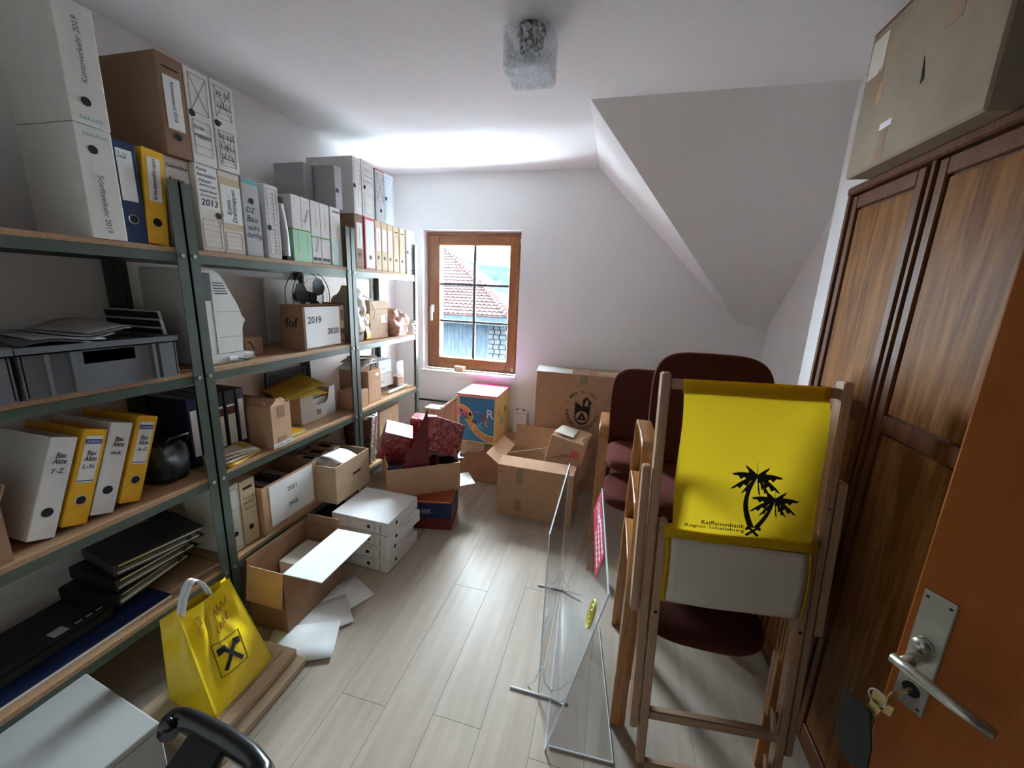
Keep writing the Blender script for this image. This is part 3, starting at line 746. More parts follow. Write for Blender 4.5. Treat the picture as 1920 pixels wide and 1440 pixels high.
# white office machine seen from its side
t = thing('office_machine', 'old cream office machine with a sloping front and vents', 'machine', (-1.645, 1.285, Z2 + .001))
prof = [(-.02, .4), (.055, .402), (.085, .392), (.105, .365), (.165, .255), (.185, .195), (.20, .19), (.178, .16), (.170, .06), (.172, .028), (.172, .0), (-.02, .0)]
G().prism(prof, 'yz', -.30, 0).build('housing', 'machine', t, bevel=.006, seg=2)
G().box(0, .003, -.02, .042, .272, .385).build('dark_panel', 'machine_dark', t, bevel=.001)
for k in range(5): G().box(0, .002, .052 + .002 * k, .10 + .004 * k, .30 + .011 * (4 - k), .304 + .011 * (4 - k)).build('vent_slot', 'ink', t)
G().box(0, .0012, -.018, .17, .045, .0465).box(0, .0012, .06, .155, .115, .1165).box(0, .0012, .044, .0455, .05, .385).box(0, .0012, .05, .165, .225, .2265).build('seam_line', 'ink_grey', t)
G().box(-.18, -.004, .172, .225, .0, .035).build('output_tray', 'machine', t, bevel=.004)
G().box(-.012, .008, .085, .13, .01, .028).build('plug', 'white_plastic', t, bevel=.004)
G().tube([(.003, .13, .016), (.01, .17, .006), (.005, .215, .012), (-.02, .245, .04), (-.05, .25, .07), (-.10, .24, .085)], .003, 6).build('cable', 'ink', t, smooth=True)
# small grey carton behind the machine
t = thing('small_carton', 'small brown carton behind the cable of the office machine', 'box', (-1.78, 1.57, Z2 + .001)); closed_carton(t, .14, .1, .09, 'card_dark', None)
# desk fan
t = thing('desk_fan', 'black desk fan with wire guard behind the 2019 box', 'fan', (-1.86, 2.10, Z2 + .001))
G().lathe([(.075, 0), (.075, .012), (.05, .022), (.018, .03), (.014, .19)], 20).build('stand', 'black', t)
CF = .283
G().disc((.03, 0, CF), (0, 1, 0), (0, 0, 1), .03, n=16, t=.03).build('motor_hub', 'black', t)
G().tube([(-.06, 0, CF), (.02, 0, CF)], .035, 12).build('motor_housing', 'black', t)
for k in range(3):
    a0 = .55 + k * 2 * PI / 3; pts = []
    for q, r in ((-.25, .03), (-.34, .07), (-.28, .11), (-.08, .135), (.25, .140), (.55, .125), (.74, .09), (.78, .05), (.6, .02)):
        pts.append((.045 + .012 * q, r * math.cos(a0 + q * 1.25), CF + r * math.sin(a0 + q * 1.25)))
    G().plate(pts, (1, 0, 0), .002).build('blade', 'black', t)
g = G()
for rr, xx in ((.158, .0), (.156, .05), (.11, .068), (.06, .074)):
    g.tube([(xx, rr * math.cos(2 * PI * k / 28), CF + rr * math.sin(2 * PI * k / 28)) for k in range(28)], .0026 if rr > .14 else .0009, 5, closed=True)
for k in range(36):
    a = 2 * PI * k / 36
    g.tube([(.05, .156 * math.cos(a), CF + .156 * math.sin(a)), (.068, .11 * math.cos(a), CF + .11 * math.sin(a)), (.075, .03 * math.cos(a), CF + .03 * math.sin(a))], .0006, 4)
g.build('wire_guard', 'metal_dark', t)
# white cupboard board behind the fan
t = thing('white_board', 'white board standing against the wall behind the fan', 'board', (-1.985, 2.02, Z2 + .001))
G().box(0, .012, -.10, .16, 0, .38).build('sheet', 'card_white', t); G().box(.012, .014, -.10, .16, 0, .012).build('edge_strip', 'card_grey', t)
# box 2019 / 2020
t = thing('document_carton', 'brown carton with a white sheet printed 2019 and 2020', 'box', (-1.70, 1.975, Z2 + .001))
open_carton(t, .15, .335, .245, 'card_dark', flaps=(('+y', .05, .0 + .01),))
G().box(-.07, .07, -.16, .16, .02, .20).build('papers', 'paper_warm', t)
G().box(-.075, .075, -.168, .168, .236, .246).build('top_panel', 'card_dark', t, bevel=.002)
G().box(.0752, .0762, -.155, .125, .012, .236).build('label_sheet', 'paper', t)
text('2019', t, (.0764, -.085, .165), R_, U_, .105, None); text('2020', t, (.0764, .062, .095), R_, U_, .095, None)
G().box(.0752, .0758, .128, .167, .10, .24).build('print_panel', 'card_pale', t)
G().box(.0758, .0762, .135, .160, .15, .215).build('printed_figure', 'box_brown', t)
text('fof', t, (.0, -.1682, .15), (1, 0, 0), U_, .08, None, 'ink')
for k in range(5): G().box(.0758, .0762, .132 + .007 * k, .1345 + .007 * k + .001 * (k % 2), .07, .105).build('bar_mark', 'ink', t)
text('03-', t, (.0760, .145, .03), R_, U_, .036, None, 'ink')
# sack and bags beside the window
def lump(t, name, mat, w, d, h, seed=0, amp=.02, pinch=.4, wr=10, par=None, neck=.85):
    def fn(u, v):
        a = 2 * PI * u; k = (1 - (1 - pinch) * max(0, (v - .55) / .45) ** 1.2) * (.9 + .1 * min(1, v * 6))
        cx, sx = math.cos(a), math.sin(a)
        ex = abs(cx) ** .6 * (1 if cx > 0 else -1); ey = abs(sx) ** .6 * (1 if sx > 0 else -1)
        x, y, z = ex * w / 2 * k, ey * d / 2 * k, v * h
        n1 = noise.noise(Vector((x * wr + seed, y * wr, z * wr))); n2 = noise.noise(Vector((x * wr * 2.3, y * wr * 2.3 + seed, z * wr * 2.3)))
        q = amp * (n1 + .5 * n2) * min(1, v * 5)
        return (x + q * cx, y + q * sx, max(0, z + q * .5 * v))
    g = G().grid(fn, 36, 22, wrap=True)
    g.f.append(tuple(range(35, -1, -1))); g.f.append(tuple(21 * 36 + k for k in range(36)))
    return g.build(name, mat, par or t, smooth=True)
t = thing('paper_sack', 'brown paper sack in a yellow and blue carrier beside the cream carton', 'bag', (-1.72, 2.315, Z2 + .001))
lump(t, 'sack', 'bag_brown', .19, .13, .24, 3, .02, .8)
lump(t, 'film_wrap', 'plastic_film', .21, .15, .30, 8, .035, .35).location = (0, 0, .06)
G().grid(lambda u, v: (.098 + .006 * math.sin(9 * v), .045 + .05 * u * (1 - .3 * v), .01 + .17 * v), 4, 12).build('yellow_strip', 'binder_yellow', t, solid=.002)
G().grid(lambda u, v: (.104, .052 + .012 * u, .10 + .06 * v), 2, 4).build('blue_print', 'ink_blue', t, solid=.001)
G().tube([(.06, .0, .25), (.09, .05, .30), (.10, .11, .27), (.115, .14, .20), (.115, .11, .14)], .004, 6).build('carry_loop', 'plastic_film', t, smooth=True)
t = thing('cream_carton', 'cream carton with a shipping sticker on the shelf by the window', 'box', (-1.76, 2.535, Z2 + .001))
closed_carton(t, .26, .225, .265, 'card_pale', None)
G().box(.1303, .1308, .02, .095, .11, .165).build('shipping_sticker', 'paper', t); G().box(.1308, .1311, .08, .088, .12, .16).build('barcode', 'ink_blue', t)
G().box(.1303, .1306, -.105, .105, .205, .209).build('flap_seam', 'card_dark', t)
t = thing('cloth_bundle', 'red and white checked bag bundle hanging over the shelf edge', 'bag', (-1.70, 2.78, Z2 + .001))
lump(t, 'bundle', 'bag_pink', .25, .20, .20, 5, .04, .5, 14)
lump(t, 'film_end', 'clear_film', .18, .11, .12, 12, .03, .4, 16).location = (.07, .135, .0)

# ================================================================== third shelf
Z3 = LV[2]
for k, (yr, m, top, nm_, lab) in enumerate(((.725, 'binder_white', 'Bau\nAkte', 'T-Z', 'white'), (.806, 'binder_yellow', 'Bau\nAkte', 'L-St', 'yellow'), (.880, 'binder_white', 'Bau\nAkte', 'H-K', 'white'), (.963, 'binder_yellow', 'Bau\nAkte', 'A-G', 'yellow'))):
    yel = m == 'binder_yellow'
    tx_ = [(top, .5, .72 if yel else .79, .034, .036, 'ink'), (nm_, .5, .61 if yel else .665, .032, None, 'ink')]
    b = binder(yr - .064, .064, Z3, lab + ' ring binder marked Bau Akte ' + nm_ + ', leaning on the third shelf', m, x=-1.655, lean=.335, plate=(.15, .85, .44, .93) if yel else None, hole=.26, hole_mat=yel, texts=tx_)
    if yel:
        g = G(); g.box(.0009, .0013, -.054, -.010, .318 * .845, .318 * .895); g.build('brand_badge', 'ink_blue', b)
        text('DONAU', b, (.0014, -.032, .318 * .87), R_, U_, .036, None, 'paper')
        G().box(.0009, .0013, -.054, -.010, .318 * .455, .318 * .465).build('label_line', 'ink_blue', b)
t = thing('open_carton', 'brown carton with a raised flap at the left picture edge on the third shelf', 'box', (-1.75, .52, Z3 + .001))
open_carton(t, .26, .20, .17, 'card_dark', flaps=(('+y', .35, .06), ('-y', .8, .1)))
t = thing('dark_bag', 'black soft bag slumped behind the A-G binder', 'bag', (-1.81, 1.13, Z3 + .001)); lump(t, 'bag_body', 'black', .26, .15, .15, 31, .03, .7)
G().tube([(.10, -.03, .15), (.13, -.02, .19), (.13, .05, .19), (.10, .06, .15)], .006, 6).build('handle', 'black', t, smooth=True)
# dark files at the back of the middle unit
y = 1.232
for k, (w, m) in enumerate(((.045, 'navy'), (.055, 'black'), (.058, 'black'), (.055, 'black'), (.044, 'plum'))):
    t = thing('office_file', ('navy file with white bands at the back of the third shelf', 'first black file with red and cream spine behind the Easter carton', 'second black file with red and cream spine behind the Easter carton', 'third black file with red and cream spine behind the Easter carton', 'dark purple file with a pale spine label behind the Easter carton')[k], 'folder', (-1.735, y, Z3 + .001), group='dark files at the back of the third shelf')
    G().box(-.22, 0, 0, w - .004, 0, .312).build('cover', m, t, bevel=.001)
    if k in (1, 2, 3):
        G().box(0, .0006, .008, w - .010, .235, .245).build('white_band', 'paper', t); G().box(0, .0006, .008, w - .010, .205, .228).build('red_band', 'maroon', t); G().box(0, .0006, .008, w - .010, .05, .198).build('spine_label', 'box_cream', t)
    else: G().box(0, .0006, .008, w - .010, .05, .26).build('spine_label', 'card_white', t)
    y += w + .004
# Easter decoration carton
t = thing('easter_carton', 'brown carton with taped flaps and a paper strip, marked Ostern Deko', 'box', (-1.76, 1.575, Z3 + .001), (0, 0, .04))
open_carton(t, .32, .125, .215, 'card', flaps=(('+x', -1.15, .05), ('-y', -.9, .05), ('-x', -1.3, .06), ('+y', .15, .012)))
G().box(.1602, .1608, -.02, .025, .15, .21).build('tape', 'tape', t); G().box(.1602, .1608, -.03, .025, .012, .05).build('tape', 'tape', t)
G().box(.1610, .1614, -.062, .062, -.0, .022).build('paper_strip', 'paper', t); text('OSTERN DEKO', t, (.1616, 0, .011), R_, U_, .115, .014)
# envelopes
for k in range(4):
    t = thing('envelope', ('yellow envelope lying at the shelf edge below the Easter carton', 'pale padded envelope, lowest on the yellow one', 'pale padded envelope in the middle of the pile', 'pale padded envelope, topmost of the pile')[k], 'envelope', (-1.69 - .006 * k, 1.37 - .004 * k, Z3 + .001 + .012 * k), (0, 0, .15 - .12 * k))
    g = G().grid(lambda u, v: ((u - .5) * .15, (v - .5) * .19, .006 + .004 * math.sin(5 * u + k) * math.sin(4 * v)), 7, 7)
    g.build('pouch', 'binder_yellow' if k == 0 else 'paper_warm', t, smooth=True, solid=.008); G().box(-.05, .05, .05, .08, .012, .0135).build('flap', 'yellow_folder' if k else 'binder_yellow', t)
# white display tray of magazines
t = thing('display_tray', 'white cardboard tray with a cut-out front, full of leaflets', 'box', (-1.735, 2.008, Z3 + .001))
prof = [(-.148, 0), (.148, 0), (.148, .185), (.10, .185), (.085, .12), (.075, .10), (.055, .09), (-.02, .09), (-.04, .10), (-.048, .125), (-.05, .165), (-.148, .165)]
G().prism(prof, 'yz', -.004, 0).build('front_panel', 'card_white', t)
G().box(-.19, -.004, -.148, -.144, 0, .165).box(-.19, -.004, .144, .148, 0, .165).box(-.194, -.19, -.148, .148, 0, .18).box(-.19, -.004, -.144, .144, 0, .004).build('tray_body', 'card_pale', t)
for k in range(8): G().box(-.17 + .02 * k, -.168 + .02 * k, -.05, .10, .006, .12 + .004 * (k % 3)).build('leaflet', 'paper' if k % 2 else 'card_grey', t)
G().box(0, .0006, -.02, .015, .03, .06).build('tape', 'tape', t)
t = thing('yellow_folder', 'mustard yellow folder lying across the leaflet tray', 'folder', (-1.80, 1.90, Z3 + .188), (.0, .06, -.35))
G().box(-.15, .12, -.13, .13, .0, .003).build('lower_cover', 'yellow_folder', t); G().obox((-.015, -.005, .035), (.135, 0, 0), (0, .125, .028), (0, -.001, .0015)).build('upper_cover', 'yellow_folder', t)
for k in range(3):
    o = G().box(-.12, .12, -.06, .06, 0, .003).build('flat_folder', ('yellow_folder', 'paper_warm', 'binder_yellow')[k]); o.location = (-1.755 - .01 * k, 1.73, Z3 + .0012 + .0045 * k); o.rotation_euler = (0, 0, -.06 + .06 * k)
    tag(o, ('lowest', 'middle', 'topmost')[k] + ' of the flat folders between the Easter carton and the leaflet tray', 'folder', 'flat folders beside the leaflet tray')
t = thing('leaning_frame', 'black picture frame leaning behind the leaflet tray', 'picture frame', (-1.963, 1.992, Z3 + .002), (0, .05, .0))
G().box(0, .008, -.16, .15, 0, .30).build('panel', 'black', t); G().box(.008, .014, -.16, .15, .286, .30).box(.008, .014, .136, .15, 0, .286).box(.008, .014, -.16, -.146, 0, .286).build('moulding', 'dark_grey', t)
# unit beside the window, third shelf
t = thing('small_brown_carton', 'small brown carton beside the post on the third shelf by the window', 'box', (-1.71, 2.31, Z3 + .001)); closed_carton(t, .15, .14, .122, 'card', 'x', 'card_dark', .004, .001)
t = thing('brochure_carton', 'tall brown carton with brochures on top, third shelf by the window', 'box', (-1.765, 2.475, Z3 + .001))
closed_carton(t, .24, .155, .235, 'card', None); G().box(.1202, .1206, .01, .05, .19, .21).build('sticker', 'paper', t)
for k in range(3):
    o = G().grid(lambda u, v: ((u - .5) * .2, (v - .5) * .19, .02 * math.sin(2.5 * v + k) + .012 * u), 5, 6).build('brochure', ('paper', 'paper_warm', 'box_brown')[k], None, smooth=True, solid=.003)
    o.location = (-1.74, 2.41 + .03 * k, Z3 + .262 + .03 * k); o.rotation_euler = (.10, .04, .3 * k); tag(o, ('white', 'cream', 'brown')[k] + ' brochure lying on the tall brown carton', 'brochure', 'brochures on the tall carton')
t = thing('wire_handle', 'thin dark wire loop standing on the tall brown carton', 'handle', (-1.67, 2.50, Z3 + .236)); G().tube([(0, -.035, 0), (0, -.03, .04), (0, 0, .062), (0, .03, .045), (0, .036, 0)], .0025, 6).build('loop', 'ink', t, smooth=True); G().box(-.004, .004, -.05, -.03, -.0, .004).build('clip', 'ink', t)
t = thing('plastic_tray', 'flat clear tray under the white cartons by the window', 'tray', (-1.80, 2.82, Z3 + .001)); G().box(-.14, .14, -.14, .15, 0, .012).build('tray_body', 'clear_film', t); G().box(.13, .14, -.14, .15, .012, .03).build('lip', 'card_white', t)
for k in range(2):
    t = thing('white_carton', ('lower white carton on the clear tray by the window', 'upper white carton tipped on the lower one by the window')[k], 'box', (-1.86 + .015 * k, 2.80 - .02 * k, Z3 + .0335 + .115 * k), (0, 0, -.1 + .12 * k))
    closed_carton(t, .19, .24 - .05 * k, .108, 'card_white' if k == 0 else 'box_blue_white', None); G().box(.0952, .0956, -.05, .0, .03, .05).build('print', 'card_grey', t)
t = thing('punched_panel', 'grey panel with rows of dots standing by the window', 'panel', (-1.73, 2.955, Z3 + .09), (0, -.05, 0)); G().box(-.004, 0, -.03, .085, 0, .13).build('sheet', 'card_grey', t)
g = G()
for i in range(5):
    for j in range(5): g.box(0, .0006, -.02 + .02 * i, -.008 + .02 * i, .02 + .02 * j, .032 + .02 * j)
g.build('dot_print', 'paper', t)
t = thing('wooden_crate', 'small slatted wooden crate beside the white cartons', 'crate', (-1.73, 2.985, Z3 + .001))
for k in range(3): G().box(-.10, 0, -.05, .05, .004 + .03 * k, .026 + .03 * k).build('slat', 'pale_wood', t, bevel=.001)
for yy in (-.045, .035): G().box(-.099, -.001, yy, yy + .01, 0, .088).build('corner_post', 'pale_wood', t)

# ================================================================== fourth shelf
Z4 = LV[3]
t = thing('poster_pack', 'dark blue poster pack with white edges lying on the lowest left shelf', 'poster', (-1.64, .62, Z4 + .001))
G().box(-.30, 0, -.30, .38, 0, .010).build('paper_core', 'paper', t); G().box(-.30, .0, -.30, .38, .010, .014).build('cover', 'navy', t)
for (a, b, c, d) in ((-.12, -.085, -.06, .16), (-.05, -.005, -.25, -.12)): G().box(a, b, c, d, .014, .0148).build('white_print', 'card_grey', t)
t = thing('laptop_case', 'flat black case lying on the blue poster pack', 'case', (-1.72, .60, Z4 + .0165), (0, 0, .05))
G().box(-.2, .02, -.2, .26, 0, .05).build('shell', 'black', t, bevel=.01, seg=2); G().box(-.04, .0, .10, .14, .05, .051).build('badge', 'card_grey', t)
for k in range(3): G().box(-.01, -.004, .16 + .03 * k, .178 + .03 * k, .05, .051).build('symbol', 'card_grey', t)
for k in range(3):
    t = thing('black_file', ('lowest', 'middle', 'topmost')[k] + ' black lever file with metal rails lying under the A-G binder', 'folder', (-1.70 + .006 * k, 1.00 + .01 * k, Z4 + .0675 + .05 * k if k else Z4 + .0675), (0, 0, .15 - .16 * k), group='black files lying on the lowest left shelf')
    G().box(-.25, 0, -.14, .16, 0, .004).box(-.25, 0, -.14, .16, .042, .046).box(-.25, 0, -.144, -.14, 0, .046).build('cover', 'black' if k != 2 else 'dark_grey', t)
    G().box(-.24, -.004, -.135, .14, .005, .012).build('paper_block', 'paper_warm', t)
    G().box(-.002, .001, -.13, .15, .037, .0415).build('metal_rail', 'bolt', t); G().disc((.0005, .1, .022), R_, U_, .01, n=14).build('finger_hole', 'ink', t)
archive(1.268, .075, Z4, 'white archive box at the foot of the post on the fourth shelf', 'card_white', x=-1.645, h=.34, frames=((.08, .92, .05, .93, 2),), holes=((.5, .27),))
archive(1.348, .082, Z4, 'beige archive box with handwriting beside the 2021 carton', 'box_beige', x=-1.645, h=.335, holes=((.5, .25),), stick=((.2, .8, .86, .9, 'ink'),), texts=(('~', .45, .74, .05, .018, 'ink_grey'), ('~~', .5, .66, .055, .018, 'ink_grey'), ('~', .5, .57, .05, .018, 'ink_grey')))
t = thing('document_carton', 'open brown carton with a white sheet printed 2021 and 2022', 'box', (-1.775, 1.628, Z4 + .001))
open_carton(t, .31, .375, .262, 'card', flaps=(('-x', .6, .05),))
G().box(.1552, .1562, -.145, .155, .025, .252).build('label_sheet', 'paper', t)
text('2021', t, (.1564, .0, .185), R_, U_, .062, None); text('2022', t, (.1564, .0, .095), R_, U_, .062, None)
for k in range(5): G().box(-.12, .12, -.16 + .06 * k, -.12 + .06 * k, .006, .20 - .01 * (k % 3)).build('file', 'dark_grey' if k % 2 else 'card_grey', t)
t = thing('handle_carton', 'open brown carton with a hand hole sticking out from the fourth shelf', 'box', (-1.665, 1.975, Z4 + .001))
open_carton(t, .36, .325, .232, 'card_pale', flaps=())
G().box(.1802, .1806, -.01, .07, .12, .135).build('hand_hole', 'ink', t)
for k in range(3):
    g = G(); g.box(-.15, .09 - .03 * k, -.13 + .075 * k, -.07 + .075 * k, .06, .235 + .012 * k)
    o = g.build('standing_file', ('card_white', 'card', 'card_pale')[k], t)
    G().box(-.10, -.02, -.12 + .075 * k, -.08 + .075 * k, .2352 + .012 * k, .236 + .012 * k).build('slot', 'ink', o)
G().grid(lambda u, v: (.03 + .14 * u, -.12 + .17 * v + .03 * u, .215 + .05 * math.sin(PI * (1 - u) * .6) - .01 * v), 7, 7).build('paper_sheet', 'paper', t, smooth=True, solid=.002)
t = thing('file_tray', 'dark stacked trays behind the hand-hole carton', 'tray', (-1.88, 2.02, Z4 + .235))
for k in range(3):
    z = .035 + .045 * k; o = G().box(-.07, .08, -.12, .15, z, z + .004).box(-.07, .08, .146, .15, z, z + .03).build('tray_level', ('card_grey', 'black', 'box_pale_mint')[k], t)
G().box(-.075, -.07, -.12, .15, 0, .16).build('back_plate', 'black', t)
# unit beside the window, fourth shelf
t = thing('wicker_basket', 'dark wicker basket with pale braided rim beside the post', 'basket', (-1.712, 2.368, Z4 + .001))
H_ = .36
for k in range(22):
    z = .01 + H_ * k / 22; r = .075 + .03 * k / 22
    G().tube([((r + .003 * (-1) ** (q + k)) * math.cos(2 * PI * q / 32), (r + .003 * (-1) ** (q + k)) * math.sin(2 * PI * q / 32), z + .004) for q in range(32)], .0095, 5, closed=True).build('weave_ring', 'wicker_dark', t, smooth=True)
for dr in (0, .006):
    G().tube([((.108 + dr + .006 * math.sin(6 * a)) * math.cos(a), (.108 + dr + .006 * math.sin(6 * a)) * math.sin(a), H_ + .012 + .007 * math.cos(6 * a + dr * 500)) for a in [2 * PI * q / 60 for q in range(60)]], .008, 6, closed=True).build('braided_rim', 'rope', t, smooth=True)
for q in range(2):
    G().tube([(.082 + .033 * v + .008, .03 - .05 * q + .004 * math.sin(40 * v), H_ * v + .01) for v in [i / 20 for i in range(21)]], .006, 6).build('rope_strand', 'rope', t, smooth=True)
t = thing('pale_carton', 'pale open carton with folded flaps under the brochure carton shelf', 'box', (-1.77, 2.655, Z4 + .001))
open_carton(t, .25, .27, .345, 'card_pale', flaps=(('+x', -1.2, .1), ('-x', -1.25, .1), ('+y', .3, .03)))
G().box(.1252, .1256, .04, .046, .05, .30).build('seam', 'card', t)
for k in range(2):
    o = G().box(0, .012, -.035, .035, 0, .37).build('wood_slat', 'pale_wood'); o.location = (-1.75 - .03 * k, 2.93 + .02 * k, Z4 + .012); o.rotation_euler = (-.06 - .05 * k, -.16, 0); tag(o, ('front', 'rear')[k] + ' wooden slat leaning at the window end of the shelves', 'plank', 'wooden slats by the shelves')
t = thing('desk_device', 'small grey and black device at the foot of the basket', 'device', (-1.70, 2.475, Z4 + .001), (0, 0, .3)); G().box(-.06, .06, -.022, .03, 0, .03).build('base', 'black', t, bevel=.004); G().box(-.04, .055, -.018, .025, .03, .055).build('cover', 'box_blue_white', t, bevel=.008)

# ================================================================== on the floor, left side
t = thing('floor_carton', 'open carton on the floor with one white flap folded out', 'box', (-1.436, 1.436, .001))
open_carton(t, .205, .375, .325, 'card_dark', flaps=(('+x', 1.55, .205, 'card_white'), ('-y', 3.0, .17, 'card'), ('-x', .05, .03), ('+y', .3, .05)))
for k in range(2):
    for j in range(3 - k):
        G().box(-.085, .06, -.03 + .10 * k + .002 * j, .16 + .002 * j, .03 + .07 * j + .01 * k, .098 + .07 * j).build('paper_stack', 'paper_warm', t) if k == 0 else None
G().box(-.08, .09, -.17, -.04, .006, .16).build('paper_stack', 'paper_warm', t)
for k, (px, py, rz, nm_) in enumerate(((-1.26, 1.50, .45, 'rear'), (-1.27, 1.36, .75, 'middle'), (-1.24, 1.225, 1.1, 'front'))):
    o = G().grid(lambda u, v: ((u - .5) * .21, (v - .5) * .297, .0015 + .003 * (u * v)), 4, 5).build('paper_sheet', 'paper', None, smooth=True, solid=.001)
    o.location = (px, py, .001 + .0045 * k); o.rotation_euler = (0, 0, -rz); tag(o, nm_ + ' white sheet on the floor beside the open carton', 'paper', 'sheets on the floor')
# stack of four archive boxes
def flat_archive(z, cx, cy, rz, label, w=.375, d=.33, h=.078, mat='box_white'):
    t = thing('archive_box', label, 'archive box', (cx, cy, z), (0, 0, rz), 'stacked archive boxes on the floor')
    G().box(-w / 2, w / 2, -d / 2, d / 2, 0, h).build('body', mat, t, bevel=.003)
    y = -d / 2
    g = G()
    for a, b, c, e in ((-.17, .10, .006, .0075), (-.17, .10, .066, .0675), (-.17, -.1685, .006, .0675), (.0985, .10, .006, .0675), (-.08, -.079, .006, .0675), (-.06, -.059, .006, .0675)): g.box(a, b, y - .0007, y - .0001, c, e)
    g.build('printed_frame', 'ink_grey', t)
    G().disc((.06, y - .0002, .037), (1, 0, 0), (0, 0, 1), .0115, n=16).build('finger_hole', 'ink', t)
    G().box(.135, .14, y - .0008, y - .0001, .01, .06).build('tab_slot', 'ink_grey', t)
    G().disc((w / 2 + .0002, -.08, .04), (0, 1, 0), (0, 0, 1), .0115, n=16).build('finger_hole', 'ink', t)
    G().box(w / 2 + .0001, w / 2 + .0007, .0, .06, .06, .063).build('spine_mark', 'ink_grey', t)
    return t
for k, (cx, cy, rz, nm_) in enumerate(((-1.305, 1.925, -.05, 'lowest'), (-1.32, 1.915, .04, 'second lowest'), (-1.29, 1.93, -.10, 'third'), (-1.30, 1.925, -.02, 'topmost'))):
    flat_archive(.001 + .0795 * k, cx, cy, rz, nm_ + ' white archive box in the stack lying on the floor')
t = thing('black_case', 'black case in the shadow behind the stacked archive boxes', 'case', (-1.63, 1.94, .001)); G().box(-.1, .1, -.14, .14, 0, .2).build('shell', 'black', t, bevel=.01); G().tube([(.0, -.05, .2), (0, -.05, .225), (0, .05, .225), (0, .05, .2)], .006, 6).build('handle', 'black', t)
# blue carton and gift carton
t = thing('blue_carton', 'navy and red carton under the carton of wrapped presents', 'box', (-1.135, 2.36, .001), (0, 0, .22))
G().box(-.16, .16, -.14, .14, 0, .085).build('base', 'maroon', t, bevel=.002); G().box(-.16, .16, -.14, .14, .085, .195).build('middle', 'blue_carton', t, bevel=.002); G().box(-.16, .16, -.14, .14, .195, .248).build('lid', 'red_carton', t, bevel=.002)
text('HEK', t, (-.02, -.1402, .135), (1, 0, 0), U_, .09, None, 'card_grey'); G().box(-.10, .15, -.1408, -.1401, .205, .212).build('stripe', 'toy_orange', t)
GA = .63
t = thing('gift_carton', 'wide open carton filled with red wrapped presents', 'box', (-1.262, 2.414, .2495), (0, 0, GA))
open_carton(t, .49, .42, .20, 'card', flaps=(('-x', -.25, .03), ('+y', .25, .07)))
G().plate([(.247, -.20, .012), (.37, -.17, .0), (.37, .02, .0), (.247, .0, .012)], (0, 0, 1), .004).build('flap', 'card_white', t)
G().box(-.22, .22, -.19, .19, .008, .09).build('crumpled_filling', 'black', t)
def gift(c, size, rot, label):
    t = thing('wrapped_present', label, 'present', c, rot, 'red wrapped presents')
    a, b, h = [q / 2 for q in size]
    G().box(-a, a, -b, b, -h, h).build('wrapped_box', 'gift_wrap', t, bevel=.003); G().plate([(-a, 0, h), (0, -b, h), (a, 0, h), (0, b * .9, h)], (0, 0, 1), .0012).build('paper_fold', 'gift_wrap', t)
gift((-1.425, 2.36, .545), (.19, .17, .22), (.22, .32, .55), 'red patterned present at the left of the carton')
gift((-1.105, 2.43, .60), (.23, .20, .23), (-.30, .42, .80), 'largest red patterned present at the right of the carton')
gift((-1.33, 2.60, .55), (.17, .15, .24), (.0, .10, .2), 'red patterned present standing behind the other two')
t = thing('red_gift_bag', 'dark red pointed gift bag with a star between the presents', 'bag', (-1.20, 2.215, .36), (0, 0, .45))
G().add([(-.11, 0, 0), (.10, .02, 0), (.0, .13, 0), (.09, .07, .47)], [(0, 1, 3), (1, 2, 3), (2, 0, 3), (0, 2, 1)]).build('folded_bag', 'maroon', t)
star = [(.0 + (.016 if k % 2 == 0 else .007) * math.cos(PI / 2 + k * PI / 5), -.0075 + .0, .06 + (.016 if k % 2 == 0 else .007) * math.sin(PI / 2 + k * PI / 5)) for k in range(10)]
G().plate([(p[0], .004 - .006 + .045 * (p[2] - .06), p[2]) for p in star], (0, -1, 0), .002).build('star', 'card_white', t)
t = thing('black_foil', 'crumpled black foil sheet sticking out of the present carton', 'foil', (-1.05, 2.40, .445), (.15, -.2, .6))
G().grid(lambda u, v: ((u - .5) * .24, (v - .5) * .1, .02 * math.sin(7 * u) * math.cos(5 * v)), 10, 6).build('sheet', 'black_gloss', t, smooth=True, solid=.002); G().grid(lambda u, v: ((u - .5) * .1 - .1, (v - .5) * .08, .03 + .02 * math.sin(6 * u + 3 * v)), 7, 6).build('fold', 'maroon', t, smooth=True, solid=.002)
t = thing('yellow_toy', 'small yellow rounded object beside the present carton', 'toy', (-1.60, 2.15, .25)); G().lathe([(.005, 0), (.03, .01), (.04, .05), (.03, .09), (.006, .11)], 16).build('ball', 'binder_yellow', t, smooth=True); G().lathe([(.012, .105), (.012, .12)], 10).build('knob', 'toy_orange', t)

# ================================================================== under the window
t = thing('brown_carton', 'brown taped carton under the colourful toy box', 'box', (-.93, 3.19, .001))
closed_carton(t, .53, .38, .365, 'card', 'x', 'tape', .05, .001); G().box(.0, .05, -.1906, -.1899, .25, .366).build('tape', 'tape', t)
G().grid(lambda u, v: (-.24 + .22 * u, -.20 - .02 * v - .01 * math.sin(8 * u), .372 - .12 * v * (1 - .4 * u) + .01 * math.sin(11 * u + 4 * v)), 10, 6).build('crumpled_paper', 'shredded', t, smooth=True, solid=.003)
t = thing('toy_box', 'colourful blue toy box with playful letters and a pink lid', 'box', (-1.03, 3.175, .3675))
G().box(-.165, .165, -.205, .205, 0, .405).build('carton', 'toy_yellow', t, bevel=.002); G().box(-.172, .172, -.212, .212, .405, .418).build('lid', 'toy_pink', t, bevel=.002)
G().box(-.152, .150, -.2060, -.2052, .012, .39).build('front_picture', 'toy_blue', t)
